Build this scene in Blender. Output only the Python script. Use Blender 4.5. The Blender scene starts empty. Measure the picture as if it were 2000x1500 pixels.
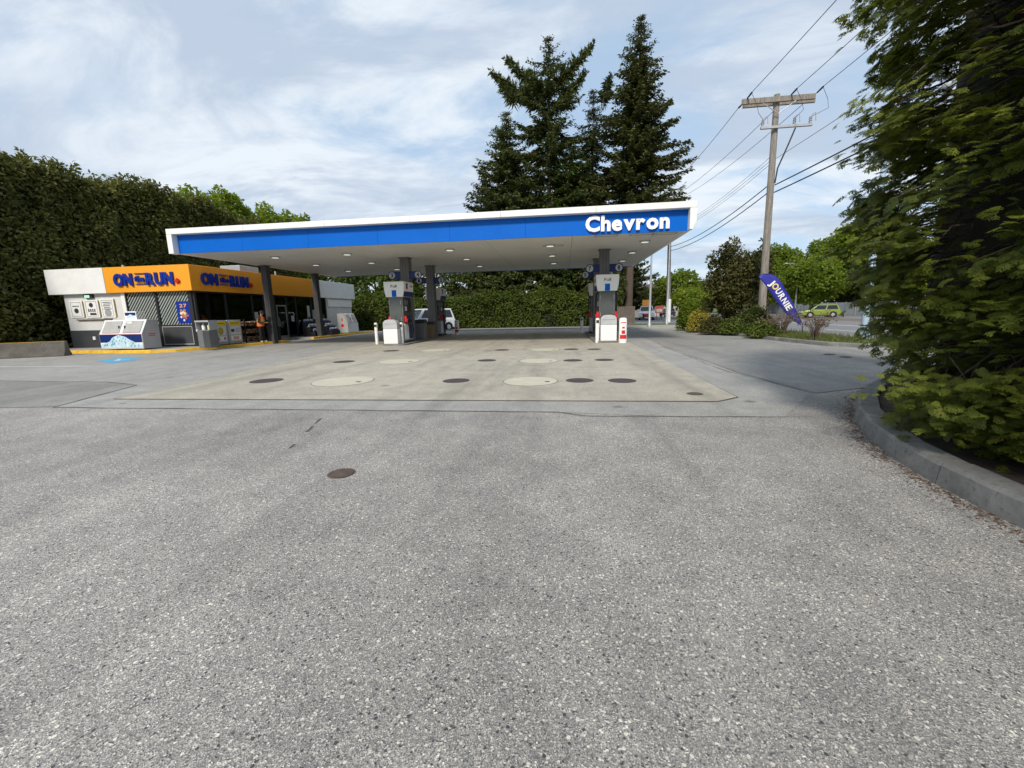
import bpy, math, random
import numpy as np
from mathutils import Vector, Matrix
random.seed(7); rng = np.random.default_rng(11)
scene = bpy.context.scene
C = scene.collection
PI = math.pi
# ------------------------------------------------------------------ camera
F, H = 812.0, 1.5
def _n(a): return a / np.linalg.norm(a)
_Y = _n(np.array([1101 - 1000, 750 - 607, F]))
_X = -np.array([-5500 - 1000, 750 - 760, F]); _X = _n(_X - _Y * (_X @ _Y))
_Z = np.cross(_X, _Y); _Z = _Z if _Z[1] > 0 else -_Z
R = np.array([_X, _Y, _Z])
def ray(px, py): return R @ np.array([px - 1000, 750 - py, F])
def g(px, py, z=0.0):
    r = ray(px, py); return Vector(r * ((z - H) / r[2]) + [0, 0, H])
def atY(px, py, Y):
    r = ray(px, py); return Vector(r * (Y / r[1]) + [0, 0, H])
def atX(px, py, X):
    r = ray(px, py); return Vector(r * (X / r[0]) + [0, 0, H])
cam = bpy.data.cameras.new('camera'); cam.sensor_width = 36; cam.lens = F / 2000 * 36
cam.clip_start = 0.05; cam.clip_end = 3000
camo = bpy.data.objects.new('camera', cam); C.objects.link(camo)
M3 = Matrix([[R[i][0], R[i][1], -R[i][2]] for i in range(3)])
camo.matrix_world = Matrix.Translation((0, 0, H)) @ M3.to_4x4()
scene.camera = camo
# ------------------------------------------------------------------ light
SUN_EL, SUN_AZ = math.radians(40), math.radians(191)      # azimuth clockwise from +Y
w = bpy.data.worlds.new('World'); scene.world = w; w.use_nodes = True
nt = w.node_tree; N = nt.nodes; Lk = nt.links; N.clear()
def nd(tree, t, **k):
    n = tree.nodes.new(t)
    for a, b in k.items(): setattr(n, a, b)
    return n
sky = nd(nt, 'ShaderNodeTexSky', sky_type='NISHITA', sun_disc=False)
sky.sun_elevation = SUN_EL; sky.sun_rotation = SUN_AZ; sky.air_density = 1.0; sky.dust_density = 1.2
tc = nd(nt, 'ShaderNodeTexCoord'); sep = nd(nt, 'ShaderNodeSeparateXYZ'); Lk.new(tc.outputs['Generated'], sep.inputs[0])
def wm(op, a, b):
    n = nd(nt, 'ShaderNodeMath', operation=op)
    for i, s in enumerate((a, b)):
        if isinstance(s, (int, float)): n.inputs[i].default_value = s
        else: Lk.new(s, n.inputs[i])
    return n.outputs[0]
zz = wm('ADD', wm('MAXIMUM', sep.outputs[2], 0.0), 0.22)
cmb = nd(nt, 'ShaderNodeCombineXYZ'); Lk.new(wm('DIVIDE', sep.outputs[0], zz), cmb.inputs[0]); Lk.new(wm('DIVIDE', sep.outputs[1], zz), cmb.inputs[1])
def wnoise(scale, detail, rough, off, sx=1.0, sy=1.0, dist=0.0):
    mp = nd(nt, 'ShaderNodeMapping'); mp.inputs['Location'].default_value = off; mp.inputs['Scale'].default_value = (sx, sy, 1)
    Lk.new(cmb.outputs[0], mp.inputs[0])
    n = nd(nt, 'ShaderNodeTexNoise'); n.inputs['Scale'].default_value = scale; n.inputs['Detail'].default_value = detail
    n.inputs['Roughness'].default_value = rough; n.inputs['Distortion'].default_value = dist; Lk.new(mp.outputs[0], n.inputs['Vector']); return n.outputs[0]
def wramp(src, a, b):
    n = nd(nt, 'ShaderNodeMapRange', interpolation_type='SMOOTHSTEP'); n.inputs[1].default_value = a; n.inputs[2].default_value = b; Lk.new(src, n.inputs[0]); return n.outputs[0]
cover = wramp(wnoise(1.15, 10, 0.6, (1.3, 4.1, 0), 1.0, 1.6, 0.6), 0.34, 0.56)
shade = wramp(wnoise(1.5, 10, 0.6, (5.2, 9.4, 2), 0.8, 1.5, 0.6), 0.40, 0.62)
ccol = nd(nt, 'ShaderNodeMix', data_type='RGBA'); Lk.new(shade, ccol.inputs[0])
ccol.inputs[6].default_value = (7.9, 8.5, 9.1, 1); ccol.inputs[7].default_value = (4.9, 5.75, 7.0, 1)
thin = nd(nt, 'ShaderNodeMix', data_type='RGBA'); thin.inputs[0].default_value = 0.6
Lk.new(sky.outputs[0], thin.inputs[6]); thin.inputs[7].default_value = (5.7, 7.5, 9.6, 1)
cm = nd(nt, 'ShaderNodeMix', data_type='RGBA'); Lk.new(wm('MULTIPLY', cover, 0.92), cm.inputs[0]); Lk.new(thin.outputs[2], cm.inputs[6]); Lk.new(ccol.outputs[2], cm.inputs[7])
bg = nd(nt, 'ShaderNodeBackground'); bg.inputs[1].default_value = 0.10; Lk.new(cm.outputs[2], bg.inputs[0])
wo = nd(nt, 'ShaderNodeOutputWorld'); Lk.new(bg.outputs[0], wo.inputs[0])
sl = bpy.data.lights.new('sun', 'SUN'); sl.energy = 3.3; sl.angle = math.radians(9); sl.color = (1.0, 0.93, 0.83)
so = bpy.data.objects.new('sun', sl); C.objects.link(so)
sd = Vector((math.sin(SUN_AZ) * math.cos(SUN_EL), math.cos(SUN_AZ) * math.cos(SUN_EL), math.sin(SUN_EL)))
so.rotation_euler = sd.to_track_quat('Z', 'Y').to_euler(); so.location = sd * 60
scene.view_settings.view_transform = 'Standard'; scene.view_settings.look = 'None'
scene.view_settings.exposure = 0.15; scene.view_settings.gamma = 1.0
scene.render.engine = 'CYCLES'
scene.cycles.max_bounces = 8; scene.cycles.transparent_max_bounces = 12
# ------------------------------------------------------------------ materials
MATS = {}
def new_mat(name):
    m = bpy.data.materials.new(name); m.use_nodes = True
    t = m.node_tree; b = t.nodes['Principled BSDF']; return m, t, b
def lnk(t, a, b): t.links.new(a, b)
def noise(t, scale, detail=4, rough=0.6, coord=None):
    n = t.nodes.new('ShaderNodeTexNoise'); n.inputs['Scale'].default_value = scale; n.inputs['Detail'].default_value = detail; n.inputs['Roughness'].default_value = rough
    if coord is not None: lnk(t, coord, n.inputs['Vector'])
    return n
def objco(t): return t.nodes.new('ShaderNodeTexCoord').outputs['Object']
def mixc(t, fac, a, b, blend='MIX'):
    n = t.nodes.new('ShaderNodeMix'); n.data_type = 'RGBA'; n.blend_type = blend
    for i, s in ((0, fac), (6, a), (7, b)):
        if hasattr(s, 'node'): lnk(t, s, n.inputs[i])
        elif i == 0: n.inputs[i].default_value = s
        else: n.inputs[i].default_value = (s[0], s[1], s[2], 1)
    return n.outputs[2]
def rampf(t, src, a, b):
    n = t.nodes.new('ShaderNodeMapRange'); n.inputs[1].default_value = a; n.inputs[2].default_value = b; lnk(t, src, n.inputs[0]); return n.outputs[0]
def bump(t, b, src, s, d=0.01):
    n = t.nodes.new('ShaderNodeBump'); n.inputs['Strength'].default_value = s; n.inputs['Distance'].default_value = d; lnk(t, src, n.inputs['Height']); lnk(t, n.outputs[0], b.inputs['Normal'])
def mat(name, col, rough=0.55, metal=0.0, var=0.12, scale=3.0, bmp=0.0, emit=0.0, spec=0.4):
    if name in MATS: return MATS[name]
    m, t, b = new_mat(name); co = objco(t)
    n1 = noise(t, scale, 6, 0.65, co); n2 = noise(t, scale * 9, 3, 0.6, co)
    lo = tuple(c * (1 - var) for c in col); hi = tuple(min(1, c * (1 + var * 0.7)) for c in col)
    c1 = mixc(t, rampf(t, n1.outputs[0], 0.3, 0.7), lo, hi)
    c2 = mixc(t, rampf(t, n2.outputs[0], 0.55, 0.8), c1, tuple(c * (1 - 1.6 * var) if var < 0.5 else c * 0.3 for c in col))
    lnk(t, c2, b.inputs['Base Color']); b.inputs['Roughness'].default_value = rough; b.inputs['Metallic'].default_value = metal
    b.inputs['Specular IOR Level'].default_value = spec
    r = rampf(t, n1.outputs[0], 0.2, 0.8); mr = t.nodes.new('ShaderNodeMath'); mr.operation = 'MULTIPLY_ADD'; lnk(t, r, mr.inputs[0]); mr.inputs[1].default_value = 0.15; mr.inputs[2].default_value = max(0, rough - 0.07); lnk(t, mr.outputs[0], b.inputs['Roughness'])
    if bmp: bump(t, b, n2.outputs[0], bmp)
    if emit: b.inputs['Emission Color'].default_value = (*col, 1); b.inputs['Emission Strength'].default_value = emit
    MATS[name] = m; return m
def mat_glass(name, tint=(0.55, 0.6, 0.58), alpha=0.35):
    if name in MATS: return MATS[name]
    m, t, b = new_mat(name); t.nodes.remove(b)
    tr = t.nodes.new('ShaderNodeBsdfTransparent'); tr.inputs[0].default_value = (*tint, 1)
    gl = t.nodes.new('ShaderNodeBsdfGlossy'); gl.inputs['Roughness'].default_value = 0.02
    fr = t.nodes.new('ShaderNodeFresnel'); fr.inputs[0].default_value = 1.5
    mx = t.nodes.new('ShaderNodeMixShader'); lnk(t, fr.outputs[0], mx.inputs[0]); lnk(t, tr.outputs[0], mx.inputs[1]); lnk(t, gl.outputs[0], mx.inputs[2])
    lnk(t, mx.outputs[0], t.nodes['Material Output'].inputs[0]); MATS[name] = m; return m
def mat_aggregate(name, cols, cell=70, tone=(0.8, 1.15), bmp=0.5, tint=None, stain=0.0, pebble=0, tracks=0.0):
    """exposed stone chips: random grey cells in two sizes, broad tonal drift, worn paths"""
    m, t, b = new_mat(name); co = objco(t)
    v = t.nodes.new('ShaderNodeTexVoronoi'); v.inputs['Scale'].default_value = cell; lnk(t, co, v.inputs['Vector'])
    bw = t.nodes.new('ShaderNodeSeparateColor'); lnk(t, v.outputs['Color'], bw.inputs[0])
    cr = t.nodes.new('ShaderNodeValToRGB'); lnk(t, bw.outputs[0], cr.inputs[0])
    e = cr.color_ramp.elements
    while len(e) < len(cols): e.new(0.5)
    for k, (p, c) in enumerate(cols): e[k].position = p; e[k].color = (*c, 1)
    v2 = t.nodes.new('ShaderNodeTexVoronoi'); v2.inputs['Scale'].default_value = cell * 2.3; lnk(t, co, v2.inputs['Vector'])
    b2 = t.nodes.new('ShaderNodeSeparateColor'); lnk(t, v2.outputs['Color'], b2.inputs[0])
    cr2 = t.nodes.new('ShaderNodeValToRGB'); lnk(t, b2.outputs[1], cr2.inputs[0]); e = cr2.color_ramp.elements
    while len(e) < len(cols): e.new(0.5)
    for k, (p, c) in enumerate(cols): e[k].position = p; e[k].color = (*c, 1)
    c0 = mixc(t, rampf(t, noise(t, cell * 0.25, 2, 0.5, co).outputs[0], 0.42, 0.58), cr.outputs[0], cr2.outputs[0])
    def mth(op, a, b_=0.0):
        n = t.nodes.new('ShaderNodeMath'); n.operation = op
        for i, q in enumerate((a, b_)):
            if hasattr(q, 'node'): lnk(t, q, n.inputs[i])
            else: n.inputs[i].default_value = q
        return n.outputs[0]
    if pebble:
        vb = t.nodes.new('ShaderNodeTexVoronoi'); vb.inputs['Scale'].default_value = pebble; lnk(t, co, vb.inputs['Vector'])
        sb = t.nodes.new('ShaderNodeSeparateColor'); lnk(t, vb.outputs['Color'], sb.inputs[0])
        rnd = rampf(t, mth('SUBTRACT', vb.outputs['Distance'], mth('MULTIPLY', sb.outputs[1], 0.28)), 0.24, 0.16)
        c0 = mixc(t, mth('MULTIPLY', rnd, rampf(t, sb.outputs[0], 0.74, 0.78)), c0, mixc(t, sb.outputs[2], (0.34, 0.325, 0.30), (0.74, 0.70, 0.62)))
        c0 = mixc(t, mth('MULTIPLY', rnd, rampf(t, sb.outputs[0], 0.09, 0.07)), c0, (0.075, 0.078, 0.085))
    if tracks:
        mp = t.nodes.new('ShaderNodeMapping'); mp.inputs['Scale'].default_value = (1.1, 0.09, 1); mp.inputs['Rotation'].default_value = (0, 0, 0.25); lnk(t, co, mp.inputs[0])
        nt_ = noise(t, 1.0, 4, 0.6, mp.outputs[0]); c0 = mixc(t, mth('MULTIPLY', rampf(t, nt_.outputs[0], 0.5, 0.68), tracks), c0, mixc(t, 1.0, c0, (0.72, 0.72, 0.73), 'MULTIPLY'))
        vd = t.nodes.new('ShaderNodeTexVoronoi'); vd.inputs['Scale'].default_value = 0.9; vd.inputs['Randomness'].default_value = 1.0; lnk(t, co, vd.inputs['Vector'])
        sd_ = t.nodes.new('ShaderNodeSeparateColor'); lnk(t, vd.outputs['Color'], sd_.inputs[0])
        nz = noise(t, 9, 4, 0.7, co); dd = mth('ADD', vd.outputs['Distance'], mth('MULTIPLY', mth('SUBTRACT', nz.outputs[0], 0.5), 0.16))
        spot = mth('MULTIPLY', rampf(t, dd, 0.10, 0.05), rampf(t, sd_.outputs[0], 0.5, 0.55)); c0 = mixc(t, mth('MULTIPLY', spot, 0.5), c0, (0.05, 0.05, 0.052))
    n1 = noise(t, 0.28, 6, 0.65, co); n2 = noise(t, 2.2, 5, 0.65, co)
    f1 = rampf(t, n1.outputs[0], 0.3, 0.7); c1 = mixc(t, 1.0, c0, mixc(t, f1, (tone[0],) * 3, (tone[1],) * 3), 'MULTIPLY')
    c2 = mixc(t, 1.0, c1, mixc(t, rampf(t, n2.outputs[0], 0.3, 0.7), (0.86,) * 3, (1.1, 1.09, 1.06)), 'MULTIPLY')
    if stain:
        n3 = noise(t, 1.1, 6, 0.7, co); c2 = mixc(t, rampf(t, n3.outputs[0], 0.62, 0.72), c2, mixc(t, 1.0, c2, (1 - stain,) * 3, 'MULTIPLY'))
    lnk(t, c2, b.inputs['Base Color']); b.inputs['Roughness'].default_value = 0.85; b.inputs['Specular IOR Level'].default_value = 0.25
    bump(t, b, v.outputs['Distance'], bmp, 0.006)
    MATS[name] = m; return m
def mat_leaf(name, dark, light, trans=0.3, third=None):
    if name in MATS: return MATS[name]
    m, t, b = new_mat(name)
    a = t.nodes.new('ShaderNodeAttribute'); a.attribute_name = 'tint'
    cr = t.nodes.new('ShaderNodeValToRGB'); lnk(t, a.outputs['Fac'], cr.inputs[0]); e = cr.color_ramp.elements
    e[0].color = (*dark, 1); e[1].color = (*light, 1); e[1].position = 0.9
    if third: x = e.new(0.96); x.color = (*third, 1)
    lnk(t, cr.outputs[0], b.inputs['Base Color']); b.inputs['Roughness'].default_value = 0.6; b.inputs['Specular IOR Level'].default_value = 0.25
    tr = t.nodes.new('ShaderNodeBsdfTranslucent'); lnk(t, mixc(t, 0.6, cr.outputs[0], (light[0] * 1.3, light[1] * 1.4, light[2] * 0.7)), tr.inputs[0])
    mx = t.nodes.new('ShaderNodeMixShader'); mx.inputs[0].default_value = trans
    lnk(t, b.outputs[0], mx.inputs[1]); lnk(t, tr.outputs[0], mx.inputs[2]); lnk(t, mx.outputs[0], t.nodes['Material Output'].inputs[0])
    MATS[name] = m; return m
def mat_bark(name, col):
    if name in MATS: return MATS[name]
    m, t, b = new_mat(name); co = objco(t)
    mp = t.nodes.new('ShaderNodeMapping'); mp.inputs['Scale'].default_value = (14, 14, 1.6); lnk(t, co, mp.inputs[0])
    n = noise(t, 1.0, 6, 0.7, mp.outputs[0]); c = mixc(t, rampf(t, n.outputs[0], 0.3, 0.7), tuple(x * 0.45 for x in col), tuple(x * 1.25 for x in col))
    lnk(t, c, b.inputs['Base Color']); b.inputs['Roughness'].default_value = 0.9; bump(t, b, n.outputs[0], 0.7, 0.03); MATS[name] = m; return m
# ------------------------------------------------------------------ mesh helpers
def tag(o, label=None, cat=None, group=None, kind=None):
    for k, v in (('label', label), ('category', cat), ('group', group), ('kind', kind)):
        if v: o[k] = v
    return o
def thing(name, loc, label, cat, group=None):
    o = bpy.data.objects.new(name, None); o.empty_display_size = 0.2; C.objects.link(o); o.location = loc
    return tag(o, label, cat, group)
def wloc(o):
    p = Vector((0, 0, 0))
    while o is not None: p += o.location; o = o.parent
    return p
class MB:
    def __init__(s): s.v = []; s.f = []; s.m = []
    def add(s, vs, fs, m=0):
        k = len(s.v); s.v += [tuple(p) for p in vs]; s.f += [tuple(i + k for i in f) for f in fs]; s.m += [m] * len(fs); return s
    def box(s, x0, x1, y0, y1, z0, z1, m=0):
        return s.add([(x0, y0, z0), (x1, y0, z0), (x1, y1, z0), (x0, y1, z0), (x0, y0, z1), (x1, y0, z1), (x1, y1, z1), (x0, y1, z1)],
                     [(0, 3, 2, 1), (4, 5, 6, 7), (0, 1, 5, 4), (1, 2, 6, 5), (2, 3, 7, 6), (3, 0, 4, 7)], m)
    def prism(s, pts, vec, m=0):
        n = len(pts); vec = Vector(vec); a = [Vector(p) for p in pts]
        nrm = sum((a[i].cross(a[(i + 1) % n]) for i in range(n)), Vector())
        if nrm.dot(vec) > 0: a = a[::-1]
        return s.add(a + [p + vec for p in a], [tuple(range(n)), tuple(range(2 * n - 1, n - 1, -1))] + [(i, n + i, n + (i + 1) % n, (i + 1) % n) for i in range(n)], m)
    def cyl(s, p0, p1, r0, r1=None, n=12, m=0, cap=True):
        r1 = r0 if r1 is None else r1; p0 = Vector(p0); p1 = Vector(p1); d = (p1 - p0).normalized()
        u = d.orthogonal().normalized(); v = d.cross(u)
        ring = lambda p, r: [p + (u * math.cos(2 * PI * i / n) + v * math.sin(2 * PI * i / n)) * r for i in range(n)]
        fs = [(i, (i + 1) % n, n + (i + 1) % n, n + i) for i in range(n)]
        if cap: fs += [tuple(range(n - 1, -1, -1)), tuple(range(n, 2 * n))]
        return s.add(ring(p0, r0) + ring(p1, r1), fs, m)
    def tube(s, pts, r, n=6, m=0):
        pts = [Vector(p) for p in pts]; k = len(pts); rr = r if isinstance(r, (list, tuple)) else [r] * k; vs = []; u = None
        for i, p in enumerate(pts):
            d = (pts[min(i + 1, k - 1)] - pts[max(i - 1, 0)]).normalized()
            u = d.orthogonal().normalized() if u is None else (u - d * u.dot(d)).normalized()
            v = d.cross(u); vs += [p + (u * math.cos(2 * PI * j / n) + v * math.sin(2 * PI * j / n)) * rr[i] for j in range(n)]
        fs = [(i * n + j, i * n + (j + 1) % n, (i + 1) * n + (j + 1) % n, (i + 1) * n + j) for i in range(k - 1) for j in range(n)]
        fs += [tuple(range(n - 1, -1, -1)), tuple(range((k - 1) * n, k * n))]
        return s.add(vs, fs, m)
    def lathe(s, c, prof, n=16, m=0):
        c = Vector(c); vs = []
        for r, z in prof: vs += [c + Vector((r * math.cos(2 * PI * j / n), r * math.sin(2 * PI * j / n), z)) for j in range(n)]
        k = len(prof)
        fs = [(i * n + j, i * n + (j + 1) % n, (i + 1) * n + (j + 1) % n, (i + 1) * n + j) for i in range(k - 1) for j in range(n)]
        fs += [tuple(range(n - 1, -1, -1)), tuple(range((k - 1) * n, k * n))]
        return s.add(vs, fs, m)
    def poly(s, pts, m=0): return s.add(pts, [tuple(range(len(pts)))], m)
    def rot(s, a, c):
        ca, sa = math.cos(a), math.sin(a)
        s.v = [(c[0] + (x - c[0]) * ca - (y - c[1]) * sa, c[1] + (x - c[0]) * sa + (y - c[1]) * ca, z) for x, y, z in s.v]; return s
    def build(s, name, mats, parent=None, smooth=False, bevel=0.0, seg=2):
        off = wloc(parent) if parent else Vector((0, 0, 0))
        me = bpy.data.meshes.new(name); me.from_pydata([tuple(Vector(p) - off) for p in s.v], [], s.f)
        mats = mats if isinstance(mats, (list, tuple)) else [mats]
        for mm in mats: me.materials.append(mm)
        if len(mats) > 1: me.polygons.foreach_set('material_index', s.m)
        if smooth: me.polygons.foreach_set('use_smooth', [True] * len(me.polygons))
        me.update()
        o = bpy.data.objects.new(name, me); C.objects.link(o)
        if parent: o.parent = parent
        if bevel:
            b = o.modifiers.new('bevel', 'BEVEL'); b.width = bevel; b.segments = seg; b.limit_method = 'ANGLE'; b.angle_limit = math.radians(35); b.harden_normals = False
        if smooth or bevel:
            try:
                me.set_sharp_from_angle(angle=math.radians(40))
                if bevel: me.polygons.foreach_set('use_smooth', [True] * len(me.polygons))
            except Exception: pass
        return o
def sheet(name, pts, z, m, parent=None, kind='structure'):
    o = MB().poly([(p[0], p[1], z) for p in pts]).build(name, m, parent)
    if o.data.polygons[0].normal.z < 0:
        o.data.flip_normals()
    if kind and parent is None: o['kind'] = kind
    return o
def copy_tree(o, loc=None, parent=None, label=None):
    c = o.copy(); C.objects.link(c); c.parent = parent
    if loc is not None: c.location = loc
    if label: c['label'] = label
    for ch in list(o.children): copy_tree(ch, None, c)
    return c
_ch = {}
def glyph(ch, depth, offs):
    k = (ch, depth, offs)
    if k not in _ch:
        cu = bpy.data.curves.new('glyph', 'FONT'); cu.body = ch; cu.size = 1.0; cu.extrude = depth / 2; cu.offset = offs; cu.resolution_u = 3
        ob = bpy.data.objects.new('glyph', cu); C.objects.link(ob); bpy.context.view_layer.update()
        dg = bpy.context.evaluated_depsgraph_get(); me = bpy.data.meshes.new_from_object(ob.evaluated_get(dg))
        v = np.array([tuple(x.co) for x in me.vertices]); fs = [tuple(p.vertices) for p in me.polygons]
        bpy.data.objects.remove(ob); bpy.data.curves.remove(cu); bpy.data.meshes.remove(me); _ch[k] = (v, fs)
    return _ch[k]
def letters(txt, org, U, W, height, width, depth, m, parent, offs=0.02, gap=0.08, name='letter', joined=False, sp=0.25, sx=None):
    """letters from org along U, up W; height = cap height; stretched to total width"""
    U = Vector(U).normalized(); W = Vector(W).normalized(); Nn = U.cross(W)
    x = 0; lay = []
    for ch in txt:
        if ch == ' ': x += sp; continue
        v, fs = glyph(ch, depth / height * 0.7, offs); x0 = v[:, 0].min(); x1 = v[:, 0].max(); lay.append((v, fs, x - x0)); x += x1 - x0 + gap
    tot = x - gap; s_y = height / 0.7; s_x = width / tot; out = []; big = MB()
    for v, fs, dx in lay:
        pts = [Vector(org) + U * ((p[0] + dx) * s_x) + W * (p[1] * s_y) + Nn * (p[2] * s_y + depth / 2) for p in v]
        if joined: big.add(pts, fs)
        else: out.append(MB().add(pts, fs).build(name, m, parent))
    return big.build(name, m, parent) if joined else out
# ------------------------------------------------------------------ foliage helpers
def quads(name, V, mt, parent, tint, nper=4, smooth=False):
    """V: (n, nper, 3) polygons in world space, one tint per polygon"""
    n = V.shape[0]; off = np.array(wloc(parent)) if parent else np.zeros(3)
    me = bpy.data.meshes.new(name); me.vertices.add(n * nper); me.vertices.foreach_set('co', (V - off).reshape(-1).astype(np.float32))
    me.loops.add(n * nper); me.loops.foreach_set('vertex_index', np.arange(n * nper, dtype=np.int32))
    me.polygons.add(n); me.polygons.foreach_set('loop_start', np.arange(0, n * nper, nper, dtype=np.int32)); me.polygons.foreach_set('loop_total', np.full(n, nper, dtype=np.int32))
    at = me.attributes.new('tint', 'FLOAT', 'FACE'); at.data.foreach_set('value', np.asarray(tint, dtype=np.float32))
    me.update(); me.materials.append(mt)
    o = bpy.data.objects.new(name, me); C.objects.link(o)
    if parent: o.parent = parent
    return o
def unit(a): return a / (np.linalg.norm(a, axis=-1, keepdims=True) + 1e-9)
def leaf_quads(P, D, Nrm, L, Wd, bend=0.25):
    """kite leaves: base P, direction D, face normal Nrm"""
    D = unit(D); S = unit(np.cross(D, Nrm)); Nn = np.cross(S, D)
    L = L[:, None]; Wd = Wd[:, None]
    a = P; b = P + D * L * 0.45 + S * Wd * 0.5 + Nn * L * bend * 0.3; c = P + D * L; d = P + D * L * 0.45 - S * Wd * 0.5 + Nn * L * bend * 0.3
    return np.stack([a, b, c, d], 1)
def lobe_leaves(cent, rad, per_area, L, Wd, out_bias=0.5, droop=0.2, flat=None, shell=0.35, mask=None):
    """leaves over spherical lobes; cent (k,3) rad (k,) or (k,3)"""
    cent = np.asarray(cent, float); rad = np.asarray(rad, float)
    if rad.ndim == 1: rad = np.repeat(rad[:, None], 3, 1)
    cnt = np.maximum(6, (per_area * 12.6 * (rad.prod(1)) ** (2 / 3)).astype(int)); idx = np.repeat(np.arange(len(cent)), cnt)
    n = len(idx); d = unit(rng.normal(size=(n, 3))); rr = 1 - shell * rng.random(n) ** 1.5
    P = cent[idx] + d * rad[idx] * rr[:, None]
    D = unit(d * out_bias + rng.normal(size=(n, 3)) * 0.6 + np.array([0, 0, -droop])); Nn = unit(d + rng.normal(size=(n, 3)) * 0.5 + np.array([0, 0, 0.4]))
    sz = 0.65 + 0.7 * rng.random(n)
    tint = np.clip(0.28 * rng.random(len(cent))[idx] + 0.5 * rng.random(n) + 0.12, 0, 1)
    V = leaf_quads(P, D, Nn, L * sz, Wd * sz)
    return V, tint
def crown_lobes(c, r, k, lr=(0.22, 0.4), hollow=0.35):
    d = unit(rng.normal(size=(k, 3))); q = (hollow + (1 - hollow) * rng.random(k)) ** (1 / 2.2)
    P = np.array(c) + d * np.array(r) * q[:, None] * 0.82
    return P, (lr[0] + (lr[1] - lr[0]) * rng.random(k)) * min(r) * (1.15 - 0.35 * q)
def limbs(mb, base, top, r, targets, n=7):
    base = Vector(base); top = Vector(top)
    mb.tube([base, base.lerp(top, 0.35) + Vector((random.uniform(-.1, .1), random.uniform(-.1, .1), 0)), base.lerp(top, 0.7), top], [r * 1.25, r, r * 0.75, r * 0.3], 9)
    for tg in targets:
        a = base.lerp(top, random.uniform(0.35, 0.8)); tg = Vector(tg); mid = a.lerp(tg, 0.5) + Vector((0, 0, 0.12 * (tg - a).length))
        mb.tube([a, mid, tg], [r * 0.45, r * 0.3, r * 0.1], 5)
def broad_tree(name, base, height, r, leafm, barkm, label, group=None, trunk_h=None, k=70, dens=26, L=0.22, Wd=0.16, cat='tree', tr=0.16, lr=(0.22, 0.4), hollow=0.35):
    b = Vector(base); t = thing(name, b, label, cat, group)
    rz = r[2]; c = (b.x, b.y, b.z + height - rz)
    P, q = crown_lobes(c, r, k, lr, hollow)
    V, tint = lobe_leaves(P, q, dens, L, Wd); quads('crown', V, leafm, t, tint)
    mb = MB(); limbs(mb, b + Vector((0, 0, -0.1)), (c[0], c[1], c[2] + rz * 0.5), tr, [tuple(p) for p in P[:: max(1, k // 12)]]); mb.build('trunk', barkm, t, True)
    return t
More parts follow.
